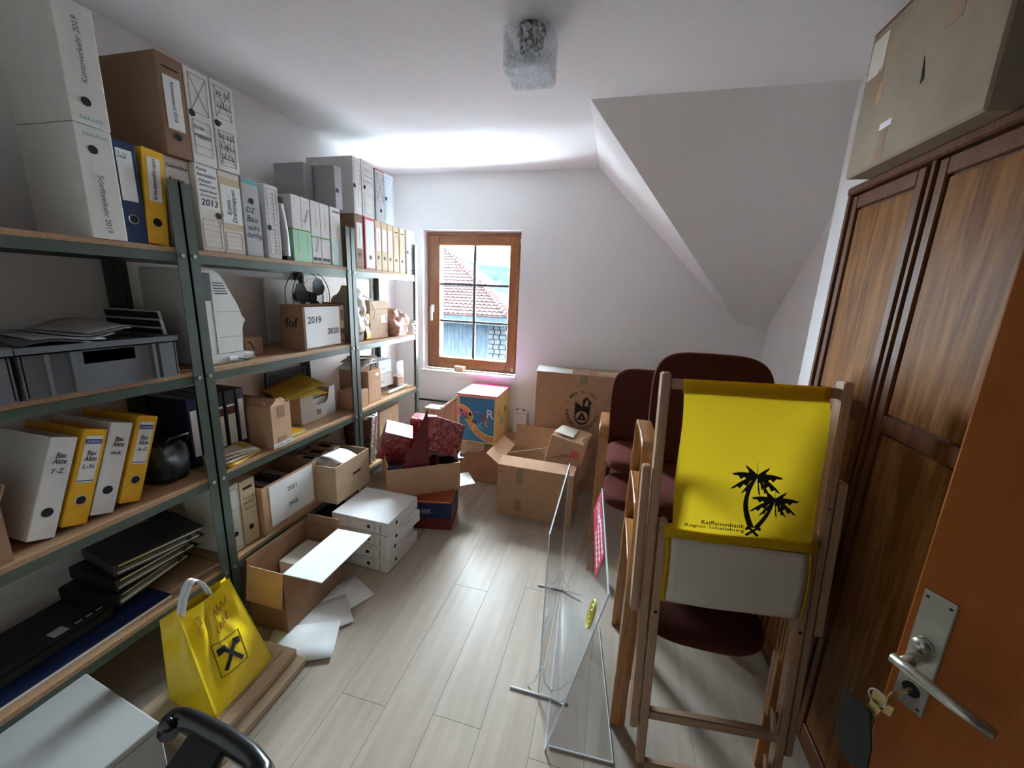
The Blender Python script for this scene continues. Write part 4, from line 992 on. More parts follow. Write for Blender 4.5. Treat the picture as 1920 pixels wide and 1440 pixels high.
def arcband(t, c, r0, r1, a0, a1, mat, y=-.2066, n=18, nm='rainbow_band'):
    g = G(); pts = []
    for k in range(n + 1):
        a = a0 + (a1 - a0) * k / n; pts.append(((c[0] + r0 * math.cos(a), y, c[1] + r0 * math.sin(a)), (c[0] + r1 * math.cos(a), y, c[1] + r1 * math.sin(a))))
    g.add([p for q in pts for p in q], [(2 * k, 2 * k + 1, 2 * k + 3, 2 * k + 2) for k in range(n)]); return g.build(nm, mat, t, solid=.0006)
arcband(t, (-.152, .20), .085, .115, .05, PI / 2, 'toy_orange'); arcband(t, (-.152, .20), .115, .125, .05, PI / 2, 'toy_yellow')
arcband(t, (.150, .26), .20, .23, PI * 1.0, PI * 1.5, 'toy_orange'); arcband(t, (.150, .26), .185, .197, PI * 1.15, PI * 1.5, 'toy_yellow'); arcband(t, (.150, .26), .235, .247, PI * 1.08, PI * 1.5, 'toy_yellow')
FR = (1, 0, 0)
for ch, cx, cz, h, m, rt in (('W', -.115, .245, .075, 'toy_pink', -.2), ('O', -.073, .205, .062, 'toy_lime', 0), ('R', -.012, .14, .062, 'toy_yellow', .05), ('K', .037, .155, .065, 'toy_cyan', .1), ('E', .09, .18, .062, 'toy_orange', .25), ('D', .063, .225, .055, 'toy_red', -.3), ('R', .118, .262, .075, 'toy_white', -.05)):
    text(ch, t, (cx, -.2072, cz), FR, U_, None, h, m, rot=rt)
text('wonder', t, (.0, -.2070, .268), FR, U_, .07, None, 'toy_pink')
G().disc((-.012, -.2068, .178), (1, 0, 0), (0, 0, 1), .026, .017, n=18).build('cupcake', 'toy_purple', t)
G().plate([(.1655, -.15, .25), (.1655, -.12, .20), (.1655, -.09, .26), (.1655, -.12, .31)], (1, 0, 0)).build('kite', 'toy_orange', t)
for k, (cy, cz, m) in enumerate(((-.05, .17, 'toy_cyan'), (.02, .2, 'toy_lime'), (.08, .24, 'toy_purple'), (.0, .10, 'toy_white'))): G().disc((.1655, cy, cz), (0, 1, 0), (0, 0, 1), .03, n=14).build('side_shape', m, t)
G().disc((.05, 0, .4182), (1, 0, 0), (0, 1, 0), .11, .09, n=24, t=.0006).build('lid_picture', 'toy_cyan', t)
t = thing('wooden_trough', 'pale wooden plank piece with white sloping top edge left of the toy box', 'plank', (-1.40, 3.22, .001))
for k in range(7):
    x0 = -.17 + .0486 * k; h0 = .56 if k < 3 else .56 + .035 * (k - 2)
    G().box(x0, x0 + .047, -.1, .02, 0, h0).build('board', 'pale_wood', t, bevel=.001)
G().prism([(-.175, .561), (-.02, .561), (.175, .735), (.175, .748), (-.025, .575), (-.175, .575)], 'xz', -.105, .03).build('top_edge', 'card_white', t)
G().box(.09, .17, .03, .12, 0, .70).build('rear_post', 'pale_wood', t)
t = thing('white_adapter', 'small white plastic box with black dots beside the toy box', 'box', (-.745, 3.352, .3675)); G().box(-.06, .06, -.025, .025, 0, .185).build('case', 'white_plastic', t, bevel=.004); G().box(-.062, .062, -.027, .027, .185, .21).build('lid', 'white_plastic', t, bevel=.004)
for q in (-.03, .03): G().box(q - .008, q + .008, -.012, .002, .21, .217).build('button', 'ink', t)
t = thing('wall_cable', 'black cable strip on the wall below the window', 'cable', (-1.61, 3.393, .565)); G().box(-.19, .17, -.006, .006, -.007, .007).build('strip', 'ink', t, bevel=.002); G().box(.165, .185, -.006, .006, -.01, .01).build('end_clip', 'dark_grey', t)
t = thing('sill_carton', 'tiny cream carton standing on the window sill', 'box', (-1.365, 3.425, .870), (0, 0, -.2)); G().box(-.05, .05, -.025, .025, 0, .048).build('carton', 'card_pale', t, bevel=.002); G().box(-.042, -.025, -.0256, -.0251, .008, .034).build('print', 'box_brown', t)
t = thing('androni_carton', 'large upright brown carton with a round printed toy-maker emblem', 'box', (-.19, 3.235, .001))
closed_carton(t, .765, .27, 1.0, 'card', 'y', 'tape', .06, .075)
G().plate([(-.383, -.14, 1.001), (-.10, -.14, 1.001), (-.10, -.02, 1.012), (-.383, -.03, 1.03)], (0, 0, 1), .002).build('loose_flap', 'card_white', t); G().plate([(.10, -.138, 1.001), (.383, -.138, 1.001), (.383, -.02, 1.028), (.10, -.02, 1.008)], (0, 0, 1), .002).build('loose_flap', 'card_pale', t)
ec = (.005, -.1352, .70)
def E_(pts, nm, mat, k=0): return G().plate([(ec[0] + p[0], ec[1] - .0008 * k, ec[2] + p[1]) for p in pts], (0, -1, 0), .0006).build(nm, mat, t)
E_([(-.06, -.04)] + [(.06 * math.cos(PI + PI * k / 14), -.04 + .07 * math.sin(PI + PI * k / 14)) for k in range(1, 14)] + [(.06, -.04), (.06, .06), (.072, .075), (.03, .125), (.0, .10), (.0, .04), (-.06, .08)], 'emblem_shield', 'ink')
E_([(.05 * math.cos(2 * PI * k / 24), -.045 + .05 * math.sin(2 * PI * k / 24)) for k in range(24)], 'emblem_disc', 'card', 1)
E_([(-.04, -.07), (.04, -.07), (.0, .0)], 'emblem_triangle', 'ink', 2); E_([(-.012, -.058), (.012, -.058), (.0, -.036)], 'emblem_notch', 'card', 3)
E_([(.012, .05), (.028, .105), (.045, .09), (.042, .045)], 'emblem_window', 'card', 1)
arc_text('MADE IN ITALY', t, (ec[0], ec[1], ec[2] + .035), (1, 0, 0), (0, 0, 1), .125, .030, PI * .78, PI * .22)
arc_text('ANDRONI GIOCATTOLI', t, (ec[0], ec[1], ec[2] - .015), (1, 0, 0), (0, 0, 1), .122, .036, PI * 1.0 - .12, PI * 2.0 + .12, inward=True)
G().disc((ec[0] - .035, ec[1], ec[2] + .09), (1, 0, 0), (0, 0, 1), .008, n=12, t=.0008).build('red_dot', 'red_edge', t)
# large open carton
t = thing('large_open_carton', 'large open brown carton with taped sides in front of the emblem carton', 'box', (-.435, 2.765, .001), (0, 0, -.04))
open_carton(t, .55, .42, .392, 'card', flaps=(('-x', .95, .12), ('+y', .25, .17), ('+x', .12, .04), ('-y', -1.2, .10)))
for (a, b, c, d) in ((-.135, -.085, .26, .385), (-.14, -.09, .05, .14), (.16, .21, .06, .13)): G().box(a, b, -.2106, -.2099, c, d).build('tape', 'tape', t)
G().add([(-.30, -.20, .392), (-.22, -.205, .385), (-.25, -.213, .33)], [(0, 1, 2)]).build('red_paper', 'red_edge', t, solid=.002)
G().obox((-.12, .03, .36), (.16, .02, .04), (.0, .002, 0), (-.02, .0, .07)).build('inner_flap', 'card_pale', t)
t = thing('paper_bag_carton', 'battered brown gable-top carton standing in the large open carton', 'box', (-.265, 2.78, .30), (-.28, .12, -.25))
G().add([(-.14, -.11, 0), (.14, -.11, 0), (.14, .11, 0), (-.14, .11, 0), (-.14, -.11, .26), (.14, -.11, .26), (.14, .11, .26), (-.14, .11, .26), (-.10, .03, .35), (.12, .03, .35)],
        [(3, 2, 1, 0), (0, 1, 5, 4), (2, 3, 7, 6), (1, 2, 6, 9, 5), (3, 0, 4, 8, 7), (4, 5, 9, 8), (6, 7, 8, 9)]).build('carton', 'card', t, bevel=.004)
G().plate([(-.13, -.09, .285), (.02, -.09, .285), (.02, .0, .34), (-.11, .0, .34)], (0, -.5, .86), .004).build('folded_paper', 'paper_warm', t)
G().plate([(.09, -.08, .29), (.12, -.12, .262), (.135, .02, .35)], (0, -.5, .86), .004).build('torn_flap', 'card_dark', t)
g = G()
for k in range(6): g.box(-.11 + .02 * k, -.10 + .03 * k, -.1115, -.1105, .09 + .012 * k, .094 + .012 * k)
g.build('printed_marks', 'ink', t); G().box(.04, .10, -.1112, -.1104, .15, .20).build('red_print', 'red_edge', t)

# ================================================================== bottom left corner
t = thing('flattened_carton', 'flattened beige carton under the yellow carrier bag', 'box', (-1.335, .96, .001), (0, 0, .02))
G().box(-.20, .19, -.21, .19, 0, .035).build('lower_sheet', 'card_pale', t, bevel=.004); G().box(-.20, .15, -.205, .185, .0355, .072).build('upper_sheet', 'card_pale', t, bevel=.006); G().box(.10, .104, -.19, .16, .0722, .0732).build('torn_edge', 'card_dark', t)
t = thing('carrier_bag', 'yellow plastic carrier bag with a black crossed gable emblem', 'bag', (-1.35, .955, .0745))
O_ = Vector((1.35, -.955, -.0745))
A_, B_, C_, D_ = [Vector(p) + O_ for p in ((-1.244, .829, .0745), (-1.255, 1.083, .0745), (-1.382, 1.045, .455), (-1.412, .871, .428))]
A2, B2, C2, D2 = [Vector(p) + O_ for p in ((-1.475, .835, .0745), (-1.48, 1.085, .0745), (-1.405, 1.05, .452), (-1.462, .843, .418))]
def crease(u, v):
    k = math.sin(PI * min(1, max(0, u))) * math.sin(PI * min(1, v * 1.0)) ** .5
    r = .016 * abs(noise.noise(Vector((u * 2.2, v * 2.0, 1.3)))) + .009 * abs(noise.noise(Vector((u * 5 + v * 2, v * 4, 4.0))))
    fold = -.020 * max(0, 1 - abs((u - .28) - (v - .55) * .5) / .10) * min(1, v * 1.6)
    dent = -.022 * max(0, 1 - abs((u - .72) + (v - .72) * .6) / .16) * max(0, v - .35) * 1.6
    return k * (.012 - r + fold + dent) + .010 * math.sin(PI * u) * (1 - v)
def bil(P, Q_, R, S, u, v): return (P.lerp(Q_, u)).lerp(S.lerp(R, u), v)
def front(u, v, off=0.0):
    p = bil(A_, B_, C_, D_, u, v); n = Vector((.94, 0, .33)); return p + n * (crease(u, v) + off) + Vector((0, 0, -.016 * math.sin(PI * u) * v * v))
def left(u, v):   # gusset, folded inwards
    p = bil(A2, A_, D_, D2, u, v); return p + Vector((0, 1, 0)) * (.035 * math.sin(PI * u) * v - .006 * math.sin(PI * u) * (1 - v))
def right(u, v):
    p = bil(B_, B2, C2, C_, u, v); return p + Vector((0, -1, 0)) * .03 * math.sin(PI * u) * v
def back(u, v):
    p = bil(B2, A2, D2, C2, u, v); return p + Vector((-1, 0, 0)) * .012 * math.sin(PI * u) * math.sin(PI * v)
g = G()
for fn in (front, left, right, back): g.grid(fn, 26, 26)
g.add([A_, B_, B2, A2], [(3, 2, 1, 0)])
bm_o = g.build('bag_body', 'yellow_bag', t, smooth=True)
_bm = bmesh.new(); _bm.from_mesh(bm_o.data); bmesh.ops.remove_doubles(_bm, verts=_bm.verts, dist=.0005); _bm.to_mesh(bm_o.data); _bm.free()
def bag_line(pts, nm, mat, w=.0012):
    g = G()
    for a, b in zip(pts, pts[1:]): g.tube([front(a[0] + (b[0] - a[0]) * i / 6, a[1] + (b[1] - a[1]) * i / 6, .0015) for i in range(7)], w, 5)
    return g.build(nm, mat, t)
def uv(x, z):     # emblem coordinates, slightly turned with the bag
    a = -.12; return (.47 + (x * math.cos(a) - z * math.sin(a)) / .222, .40 + (x * math.sin(a) + z * math.cos(a)) / .375)
bag_line([uv(*p) for p in ((-.048, -.058), (.048, -.058), (.048, .058), (-.048, .058), (-.048, -.058))], 'emblem_outline', 'ink')
def patch(pts, nm):
    (a, b, c, d) = pts
    g = G().grid(lambda i, j: front(*uv(*[(a[q] + (b[q] - a[q]) * i) * (1 - j) + (d[q] + (c[q] - d[q]) * i) * j for q in (0, 1)]), .0022), 8, 4); return g.build(nm, 'ink', t, solid=.0008)
for sx in (-1, 1):
    patch([(sx * .036, -.040), (sx * .026, -.049), (-sx * .022, .020), (-sx * .012, .029)], 'emblem_bar')
    patch([(-sx * .040, .012), (-sx * .040, .036), (-sx * .016, .042), (-sx * .010, .022)], 'emblem_head')
W_ = lambda *p: bag_line(p, 'handwriting', 'ink_brown', .0010)
W_((.18, .72), (.22, .90), (.29, .90), (.28, .82), (.20, .80)); W_((.33, .74), (.36, .83), (.42, .84))
for k in range(4): W_((.50 + .08 * k, .78 + .015 * k), (.54 + .08 * k, .86 + .012 * k), (.56 + .08 * k, .78 + .015 * k))
for k in range(4): W_((.42 + .08 * k, .64 + .02 * k), (.46 + .08 * k, .70 + .02 * k), (.43 + .08 * k, .63 + .02 * k), (.48 + .08 * k, .635 + .02 * k))
for dx in (0, -.022):
    P = [(-.052 + dx, -.075 + .105 * k / 14, .345 + .105 * math.sin(PI * k / 14) ** .8) for k in range(15)]
    G().ribbon(P, (.008, 0, 0), .0018).build('handle', 'white_plastic', t)
t = thing('white_floor_carton', 'glossy pale carton on the floor in the bottom left corner', 'box', (-1.455, .42, .001), (0, 0, -.12))
G().box(-.215, .215, -.26, .26, 0, .298).build('carton', 'gloss_carton', t, bevel=.003); G().box(.2152, .2156, -.25, .25, .275, .278).build('lid_seam', 'ink_grey', t)
t = thing('office_chair', 'black office chair arm loop reaching into the bottom left corner', 'chair', (-.78, .42, .001))
arc = [(-.885, .500), (-.898, .512), (-.895, .524), (-.875, .531), (-.82, .529), (-.735, .522), (-.665, .511), (-.615, .495), (-.592, .470), (-.60, .44)]
sm = []
for i in range(len(arc) - 1):
    for q in (0, .5): sm.append(((arc[i][0] * (1 - q) + arc[i + 1][0] * q) + .78, (arc[i][1] * (1 - q) + arc[i + 1][1] * q) - .42 - .012, .605))
g = G().tube(sm, .020, 10); g.v = [(x, y, .605 + (z - .605) * 1.5) for x, y, z in g.v]
g.build('armrest', 'black_gloss', t, smooth=True)
G().hexa([(-.075, -.03, .50), (.055, -.03, .50), (.04, .095, .585), (-.065, .095, .585), (-.075, -.03, .545), (.055, -.03, .545), (.04, .095, .61), (-.065, .095, .61)]).build('arm_bracket', 'black', t, bevel=.008)
G().tube([(-.01, .0, .52), (-.01, -.08, .40), (.0, -.16, .37)], .022, 8).build('arm_post', 'black', t, smooth=True)
G().box(-.20, .22, -.54, -.12, .36, .43).build('seat', 'black', t, bevel=.03, seg=3); G().tube([(.01, -.33, .06), (.01, -.33, .36)], .025, 10).build('gas_column', 'metal_dark', t)
for k in range(5):
    a = 2 * PI * k / 5; G().tube([(.01, -.33, .08), (.01 + .22 * math.cos(a), -.33 + .22 * math.sin(a), .02)], [.02, .014], 8).build('base_leg', 'black', t)

# ================================================================== right side
def superpad(w, d, h, n=40, m=12, p=3.2, bulge=.35):
    """rounded cushion, w x d footprint (superellipse), thickness h, centred"""
    def fn(u, v):
        a = 2 * PI * u; c, s = math.cos(a), math.sin(a)
        ex = abs(c) ** (2 / p) * (1 if c > 0 else -1); ey = abs(s) ** (2 / p) * (1 if s > 0 else -1)
        b = PI * (v - .5); k = abs(math.cos(b)) ** .45
        k = .0001 + k * (1.0 if v < 1 else 1)
        return (ex * w / 2 * (bulge * k + (1 - bulge) * min(1, k * 2.2)), ey * d / 2 * (bulge * k + (1 - bulge) * min(1, k * 2.2)), h / 2 * math.sin(b))
    return G().grid(fn, n, m, wrap=True)
def make_chair(label):
    t = thing('stacking_armchair', label, 'chair', group='stacked bentwood armchairs')
    path = []
    path += [(-.26, 0), (-.25, .15), (-.24, .30), (-.23, .44), (-.222, .54)]
    for k in range(1, 7):
        a = PI - PI / 2 * k / 6; path.append((-.152 + .07 * math.cos(a), .585 + .07 * math.sin(a)))
    path += [(-.06, .655), (.06, .648), (.12, .642)]
    for k in range(1, 6):
        a = PI / 2 - PI / 2 * k / 5; path.append((.12 + .06 * math.cos(a), .58 + .06 * math.sin(a)))
    path += [(.19, .44), (.207, .25), (.225, .10), (.235, 0)]
    for sx in (-1, 1):
        G().ribbon([(sx * .25, p[0], p[1]) for p in path], (.027, 0, 0), .0095).build('side_frame', 'bentwood', t, bevel=.002)
    s = superpad(.46, .47, .075); s.v = [(x, y - .03, z + .435 + .02 * (y / .2) * -0.3) for x, y, z in s.v]
    s.build('seat', 'upholstery', t, smooth=True)
    b = superpad(.46, .46, .05, p=4.2, bulge=.2); b.v = [(x, .205 + .16 * (y / .46) * .5 - z + .05 * (x / .22) ** 2 * -.4, .70 + y) for x, y, z in b.v]
    b.build('backrest', 'upholstery', t, smooth=True)
    G().box(-.227, .227, -.10, -.075, .375, .40).build('seat_rail', 'bentwood', t, bevel=.003); G().box(-.227, .227, .10, .125, .375, .40).build('seat_rail', 'bentwood', t, bevel=.003)
    for sx in (-1, 1): G().box(sx * .2 - .012, sx * .2 + .012, .165, .19, .40, .62).build('back_support', 'metal_dark', t)
    return t
chairB = make_chair('lowest brown armchair of the nearer stack, its seat below the deck chair cloth')
chairB.location = (.405, 1.535, .001)
for k in range(1, 3):
    c = copy_tree(chairB); c.location = (.405, 1.535 - .006 * k, .001 + .232 * k)
    c['label'] = ('middle brown armchair of the nearer stack', 'topmost brown armchair of the nearer stack, with the tallest backrest')[k - 1]
for k in range(2):
    c = copy_tree(chairB); c.location = (.25, 2.40 - .006 * k, .001 + .232 * k)
    c['label'] = ('lower brown armchair of the farther stack by the large open carton', 'upper brown armchair of the farther stack by the large open carton')[k]

# ---- folded deck chair
t = thing('deck_chair', 'folded wooden deck chair with yellow cloth and palm tree print', 'deck chair', (.440, 1.185, .001), (-.07, -.018, .085))
def bar(x0, x1, y0, y1, z0, z1, nm, mat='beech', bv=.004): return G().box(x0, x1, y0, y1, z0, z1).build(nm, mat, t, bevel=bv, seg=2)
# back frame (long rails)
for sx in (-1, 1):
    r = bar(sx * .243 - .013, sx * .243 + .013, -.022, .022, .16, 1.395, 'back_rail')
    p = bar(sx * .275 - .012, sx * .275 + .012, -.018, .018, .60, 1.10, 'prop_rail')
    q = bar(sx * .212 - .013, sx * .212 + .013, -.034, .006, .0, .93, 'seat_rail')
    G().disc((sx * .212 + .0, -.0345, .62), (1, 0, 0), (0, 0, 1), .006, n=10, t=-.0015).build('screw', 'ink', q); G().disc((sx * .243, -.0225, 1.02), (1, 0, 0), (0, 0, 1), .005, n=10, t=-.0015).build('screw', 'bolt', r)
bar(-.23, .23, -.010, .012, 1.345, 1.375, 'top_crossbar', 'beech_cross'); bar(-.23, .23, -.018, .008, .20, .235, 'lower_crossbar', 'beech_cross'); bar(-.225, .225, -.034, -.010, .012, .045, 'foot_crossbar', 'beech_cross')
bar(-.225, .225, -.030, -.008, .655, .68, 'seat_crossbar', 'beech_cross'); bar(-.225, .225, -.040, -.012, .885, .915, 'seat_top_crossbar', 'beech_cross')
for z in (.06, .24):   # notched pegs on the right seat rail
    G().prism([(.185, z), (.205, z), (.205, z + .10), (.197, z + .10), (.192, z + .04), (.183, z + .085), (.176, z + .085)], 'xz', -.030, -.008).build('notch_peg', 'beech', t, bevel=.001)
def cloth(u, v): # upper panel, hangs from the top bar, slack towards the bottom
    x = (-.195 + .39 * u); z = 1.378 - .50 * v
    return (x + .004 * math.sin(8 * v), -.020 - .028 * math.sin(PI * v * .9) * 1.0 - .012 * v + .004 * math.sin(6 * u + 3 * v), z)
G().grid(cloth, 24, 30).build('back_cloth', 'yellow_cloth', t, smooth=True)
G().grid(lambda u, v: (-.195 + .39 * u, -.0225 + .036 * math.sin(PI * v) * 0 - .004 * math.sin(PI * v), 1.380 - .042 * v), 16, 6).build('hem_sleeve', 'yellow_cloth', t, smooth=True, solid=.004)
G().tube([(-.212 + .43 * k / 10, -.028, .902) for k in range(11)], .022, 12).build('seat_hem', 'yellow_cloth', t, smooth=True)
G().grid(lambda u, v: (-.192 + .388 * u, -.044 - .012 * math.sin(PI * v) - .006 * math.sin(5 * u) * v, .888 - .215 * v - .006 * u), 18, 14).build('seat_cloth', 'white_cloth', t, smooth=True, solid=.0016)
for x0, x1 in ((-.206, -.192), (.196, .202)): G().grid(lambda u, v: (x0 + (x1 - x0) * u, -.046 - .012 * math.sin(PI * v), .888 - .215 * v), 3, 14).build('cloth_border', 'yellow_cloth', t, smooth=True, solid=.002)
# palm print on the cloth
def cz(x, z):   # cloth y at (x,z)
    v = (1.378 - z) / .50; u = (x + .195) / .39
    return cloth(u, v)[1] - .0022
def on(pts): return [(p[0], cz(p[0], p[1]), p[1]) for p in pts]
def flat(g_pts, nm, faces=None):
    g = G(); P = on(g_pts); n = len(P)
    g.add(P, faces or [tuple(range(n))]); return g.build(nm, 'ink', t, solid=.0006)
def trunk(base, top, bend, w0, w1, nm='palm_trunk'):
    n = 12; L, R = [], []
    for k in range(n + 1):
        q = k / n; x = base[0] + (top[0] - base[0]) * q + bend * math.sin(PI * q); z = base[1] + (top[1] - base[1]) * q; w = w0 + (w1 - w0) * q
        L.append((x - w, z)); R.append((x + w, z))
    return flat(L + R, nm, [(k, k + 1, n + 2 + k, n + 1 + k) for k in range(n)])
def frond(c, a, L, droop, nm='palm_frond', w=.012, teeth=True):
    n = 9; up, lo = [], []
    for k in range(n + 1):
        q = k / n; x = c[0] + math.cos(a) * L * q; z = c[1] + math.sin(a) * L * q - droop * q * q
        up.append((x, z)); hw = w * math.sin(PI * min(1, q + .12)) * (1.25 if (k % 2 and teeth) else .7)
        lo.append((x, z - hw))
    return flat(up + lo, nm, [(k, k + 1, n + 2 + k, n + 1 + k) for k in range(n)])
def palm(c, s):
    for a, L, dr in ((1.65, .05, -.0), (.75, .05, .006), (2.4, .055, .006), (.25, .085, .03), (2.85, .085, .03), (-.35, .085, .035), (3.45, .085, .035), (-.9, .075, .012), (4.05, .075, .012), (-1.35, .075, .0)):
        frond((c[0], c[1]), a, L * s, dr * s, w=.021 * s)
trunk((.026, .952), (.022, 1.118), -.024, .009, .0035); trunk((.040, .952), (.076, 1.048), .006, .008, .0032)
palm((.022, 1.118), .95); palm((.078, 1.050), .90)
text('Raiffeisenbank', t, (-.055, cz(-.045, .93) - .008, .9575), (1, 0, 0), (0, 0, 1), .12, .013, 'ink'); text('Region Schallaburg', t, (-.078, cz(-.06, .92) - .010, .943), (1, 0, 0), (0, 0, 1), .165, .013, 'ink')
for sx in (-1, 1):
    c = (.033, .938); flat([(c[0] - sx * .018, c[1] + .014), (c[0] - sx * .010, c[1] + .016), (c[0] + sx * .020, c[1] - .010), (c[0] + sx * .014, c[1] - .016)], 'emblem_bar'); flat([(c[0] - sx * .023, c[1] + .006), (c[0] - sx * .020, c[1] + .015), (c[0] - sx * .010, c[1] + .016), (c[0] - sx * .014, c[1] + .005)], 'emblem_head')

# ---- clear acrylic counter screens
t = thing('acrylic_screen', 'upright clear acrylic screen on small feet, left of the other screen', 'screen', (-.158, 1.30, .001))
G().box(-.002, .002, 0, .66, .012, .74).build('panel', 'acrylic', t); 
G().box(-.0026, .0026, -.002, .001, .012, .74).build('near_edge', 'acrylic_edge', t); G().box(-.0026, .0026, .66, .662, .012, .74).build('far_edge', 'acrylic_edge', t); G().box(-.0026, .0026, 0, .66, .7395, .742).build('top_edge', 'acrylic_edge', t)
for y in (.0, .62):
    f = G().tube([(-.12, y, .004), (.12, y, .004)], .004, 8).build('foot_bar', 'acrylic_edge', t, smooth=True)
    G().tube([(-.05, y + .03, .002), (-.02, y + .03, .035), (-.006, y + .03, .11), (.006, y + .03, .11), (.02, y + .03, .035), (.05, y + .03, .002)], .0022, 6).build('foot_clip', 'acrylic_edge', t, smooth=True)
NB, FB, tilt = Vector((-.094, 1.11, .002)), Vector((-.140, 1.83, .002)), Vector((.16, .0, .685))
t = thing('acrylic_screen', 'clear acrylic screen with a red STOPP sticker leaning against the chairs', 'screen', NB)
e1 = FB - NB; e2 = tilt - e1 * (tilt.dot(e1) / e1.dot(e1)); nn = e1.cross(e2).normalized()
if nn.x > 0: nn = -nn
def Q(a, b, off=0): return e1 * a + e2 * b + nn * off
def quadbox(a0, a1, b0, b1, n0, n1): return G().hexa([Q(a0, b0, n0), Q(a1, b0, n0), Q(a1, b1, n0), Q(a0, b1, n0), Q(a0, b0, n1), Q(a1, b0, n1), Q(a1, b1, n1), Q(a0, b1, n1)])
quadbox(0, 1, 0, 1, 0, .004).build('panel', 'acrylic', t)
quadbox(-.003, .0, 0, 1, -.0005, .0045).build('near_edge', 'acrylic_edge', t); quadbox(0, 1, .998, 1.003, -.0005, .0045).build('top_edge', 'acrylic_edge', t); quadbox(0, 1, -.002, .002, -.0005, .0045).build('bottom_edge', 'acrylic_edge', t)
st = quadbox(.30, .985, .83, .985, .0042, .0050).build('sticker', 'sticker_red', t)
e1n, e2n = e1.normalized(), e2.normalized()
text('STOPP!', t, Q(.78, .93, .0052), -e1n, e2n, .17, .035, 'paper')
for k in range(3):
    g = G()
    for j in range(7): g.add(quadbox(.34 + .05 * j + .003 * k, .378 + .05 * j, .965 - .045 * k - .018, .965 - .045 * k, .0051, .0056).v, quadbox(0, 1, 0, 1, 0, 1).f)
    g.build('small_print', 'card_white', t)
for r in (.05, .032, .014):
    g = G(); g.tube([Q(.13, .76, .0052) + e1n * r * .8 * math.cos(2 * PI * k / 28) + e2n * r * math.sin(2 * PI * k / 28) for k in range(28)], .004, 5, closed=True); g.build('round_sticker_ring', 'sticker_yellow', t)
t = thing('acrylic_sheet', 'clear acrylic sheet lying flat on the floor under the screens', 'sheet', (0, 1.4, .001)); G().plate([(-.085, -.275, 0), (.142, -.265, 0), (.066, .33, 0), (-.075, .36, 0)], (0, 0, 1), .004).build('panel', 'acrylic', t)
G().ribbon([(.142, -.265, .003), (.066, .33, .003)], (.0015, 0, 0), .003).build('long_edge', 'acrylic_edge', t); G().ribbon([(-.085, -.275, .003), (.142, -.265, .003)], (0, .0015, 0), .003).build('short_edge', 'acrylic_edge', t)

# ---- wardrobe
CX, CY0, CY1, CH = .80, .50, 1.835, 2.0
t = thing('wardrobe', 'dark oak wardrobe with framed door panels along the right wall', 'wardrobe', (CX, CY0, .001))
def Cb(g, nm, mat, par=t, **k):
    g.v = [(x - CX, y - CY0, z) for x, y, z in g.v]; return g.build(nm, mat, par, **k)
Cb(G().box(CX + .022, 1.40, CY0, CY1, .0, CH), 'carcass', 'oak_frame', bevel=.003)
Cb(G().box(CX - .012, CX + .03, CY0, CY1 + .012, CH, CH + .03), 'cornice', 'oak_frame', bevel=.006)
Cb(G().box(CX - .012, CX + .022, CY1 - .022, CY1, .0, CH), 'end_stile', 'oak_frame', bevel=.003)
dy = (CY1 - .022 - CY0) / 3
bounds = ((1.442, CY1 - .034), (.989, 1.394), (CY0 + .005, .941))
for (a, b) in bounds:
    d = Cb(G().box(CX + .004, CX + .022, a, b, .08, CH - .01), 'door', 'oak_frame')
    s = .032
    for (p0, p1) in ((a, a + s), (b - s, b)): Cb(G().box(CX - .008, CX + .004, p0, p1, .08, CH - .01), 'stile', 'oak_frame', d, bevel=.003)
    for (z0, z1) in ((.08, .14), (1.245, 1.295), (CH - .055, CH - .01)): Cb(G().box(CX - .008, CX + .004, a + s, b - s, z0, z1), 'rail', 'oak_frame', d, bevel=.003)
    Cb(G().box(CX - .002, CX + .004, a + s + .006, b - s - .006, 1.301, CH - .061), 'upper_panel', 'oak_panel', d, bevel=.002)
    Cb(G().box(CX - .002, CX + .004, a + s + .006, b - s - .006, .146, 1.239), 'lower_panel', 'oak_panel', d, bevel=.002)
for a in (1.418, .965):
    Cb(G().box(CX + .012, CX + .022, a - .023, a + .023, .05, CH - .002), 'door_gap', 'gap_black'); Cb(G().box(CX - .008, CX + .012, a - .009, a + .009, .05, CH - .002), 'middle_stile', 'oak_frame', bevel=.003)
Cb(G().box(CX + .010, CX + .022, CY1 - .034, CY1 - .022, .05, CH - .002), 'door_gap', 'gap_black')
# carton on the wardrobe
t = thing('wardrobe_carton', 'large battered carton with parcel tape on top of the wardrobe', 'box', (1.02, 1.468, CH + .032), (0, 0, .02))
o = G().box(-.29, .29, -.265, .275, 0, .425).build('carton', 'card_old', t, bevel=.006)
X_ = -.2906
for (y0, y1, z0, z1, m) in ((.185, .262, .29, .40, 'box_cream'), (.175, .205, .225, .30, 'tape'), (.16, .185, .19, .25, 'card'), (.085, .125, .01, .10, 'tape'), (.075, .128, .10, .118, 'paper'), (-.12, -.07, .26, .425, 'tape'), (-.25, -.21, .30, .425, 'tape')):
    G().box(X_, X_ + .0006, y0, y1, z0, z1).build('tape' if m == 'tape' else 'sticker', m, t)
G().box(-.2912, .0, .0, .275, .4252, .4258).build('top_tape', 'tape', t); G().plate([(-.2908, -.03, .17), (-.2908, -.012, .23), (-.2908, -.02, .16)], (-1, 0, 0), .0008).build('tear', 'ink', t)

# ---- room door standing open beside the camera
EX, EY = .51, .70; ddx, ddy = .509, -.861
ang = math.atan2(ddy, ddx)
door = bpy.data.objects.new('door_1', None); col.objects.link(door); struct(door); door.location = (EX, EY, 0); door.rotation_euler = (0, 0, ang)
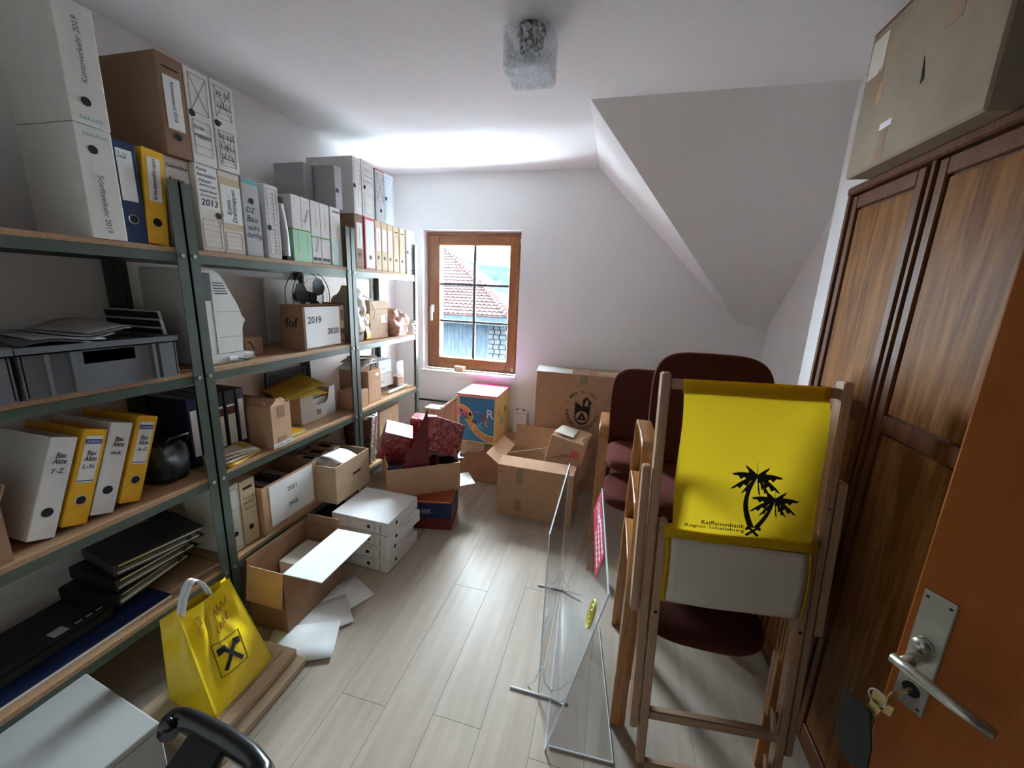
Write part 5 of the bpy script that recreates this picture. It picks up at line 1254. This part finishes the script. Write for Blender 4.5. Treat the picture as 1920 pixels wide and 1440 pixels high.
# local: x from free edge to hinge, visible face towards -y
G().box(0, .86, 0, .04, .008, 1.99).build('leaf', 'door_wood', door, bevel=.003)
pl = G().box(.012, .052, -.004, 0, .965, 1.175).build('lock_plate', 'brushed', door, bevel=.0015)
for z in (1.165, .975):
    for x in (.018, .046): G().disc((x, -.0042, z), (1, 0, 0), (0, 0, 1), .0025, n=8, t=-.0008).build('screw', 'ink', pl)
G().tube([(.030, -.004, 1.085), (.030, -.014, 1.085)], .012, 14).build('knob_collar', 'brushed', pl, smooth=True)
h = G().tube([(.030, -.010, 1.060), (.030, -.045, 1.060)], .009, 12).build('handle_neck', 'brushed', pl, smooth=True)
G().tube([(.018, -.047, 1.061), (.05, -.049, 1.060), (.09, -.049, 1.058), (.135, -.046, 1.057)], [.008, .0085, .0085, .0075], 12).build('door_lever', 'brushed', pl, smooth=True)
G().disc((.032, -.0045, 1.0), (1, 0, 0), (0, 0, 1), .012, n=16, t=-.003).build('keyhole_rose', 'metal_dark', pl)
k_ = thing('key_bunch', 'brass keys with a black tag hanging from the door lock', 'keys', (EX, EY, 0), (0, 0, ang))
G().box(.030, .034, -.045, -.004, .997, 1.003).disc((.032, -.05, 1.0), (0, 1, 0), (0, 0, 1), .012, n=14, t=.002).build('key', 'brass', k_)
G().prism([(.012, .965), (.04, .97), (.042, .99), (.03, .985), (.028, .998), (.012, .99)], 'xz', -.056, -.054).build('key', 'brass', k_); G().prism([(.008, .94), (.022, .935), (.026, .955), (.03, .972), (.016, .976), (.012, .958)], 'xz', -.060, -.058).build('key', 'brass', k_)
G().tube([(.02 + .012 * math.cos(2 * PI * k / 16), -.057, .985 + .012 * math.sin(2 * PI * k / 16)) for k in range(16)], .0012, 5, closed=True).build('key_ring', 'bolt', k_)
G().prism([(-.022, .962), (.022, .958), (.036, .90), (.040, .85), (.005, .84), (-.012, .868)], 'xz', -.068, -.064).build('black_tag', 'black', k_, bevel=.001)

# ---- ceiling lamp
t = thing('ceiling_lamp', 'square textured ice glass lamp with a black ceiling rose', 'lamp', (-.405, 1.70, HC))
G().lathe([(.054, -.001), (.054, -.018), (.048, -.024), (.044, -.075)], 28).build('ceiling_rose', 'black', t, smooth=False)
def cube_(u, v):
    a = 2 * PI * u + .06; c, s = math.cos(a), math.sin(a); k = .088 / max(abs(c), abs(s))
    k = min(k, .112) * (1 - .03 * v)
    q = 1 + .018 * noise.noise(Vector((c * 9, s * 9, v * 14))) + .012 * noise.noise(Vector((c * 22, s * 22, v * 30)))
    return (c * k * q, s * k * q, -.028 - .132 * v + .003 * noise.noise(Vector((c * 15, s * 15, 5))))
g = G().grid(cube_, 96, 34, wrap=True)
n0 = 33 * 96
g.f.append(tuple(n0 + k for k in range(96)))
g.build('glass_shade', 'ice_glass', t, smooth=False, solid=.008)
G().lathe([(.012, -.075), (.028, -.085), (.030, -.105), (.012, -.13)], 16).build('bulb', 'white_plastic', t, smooth=True)
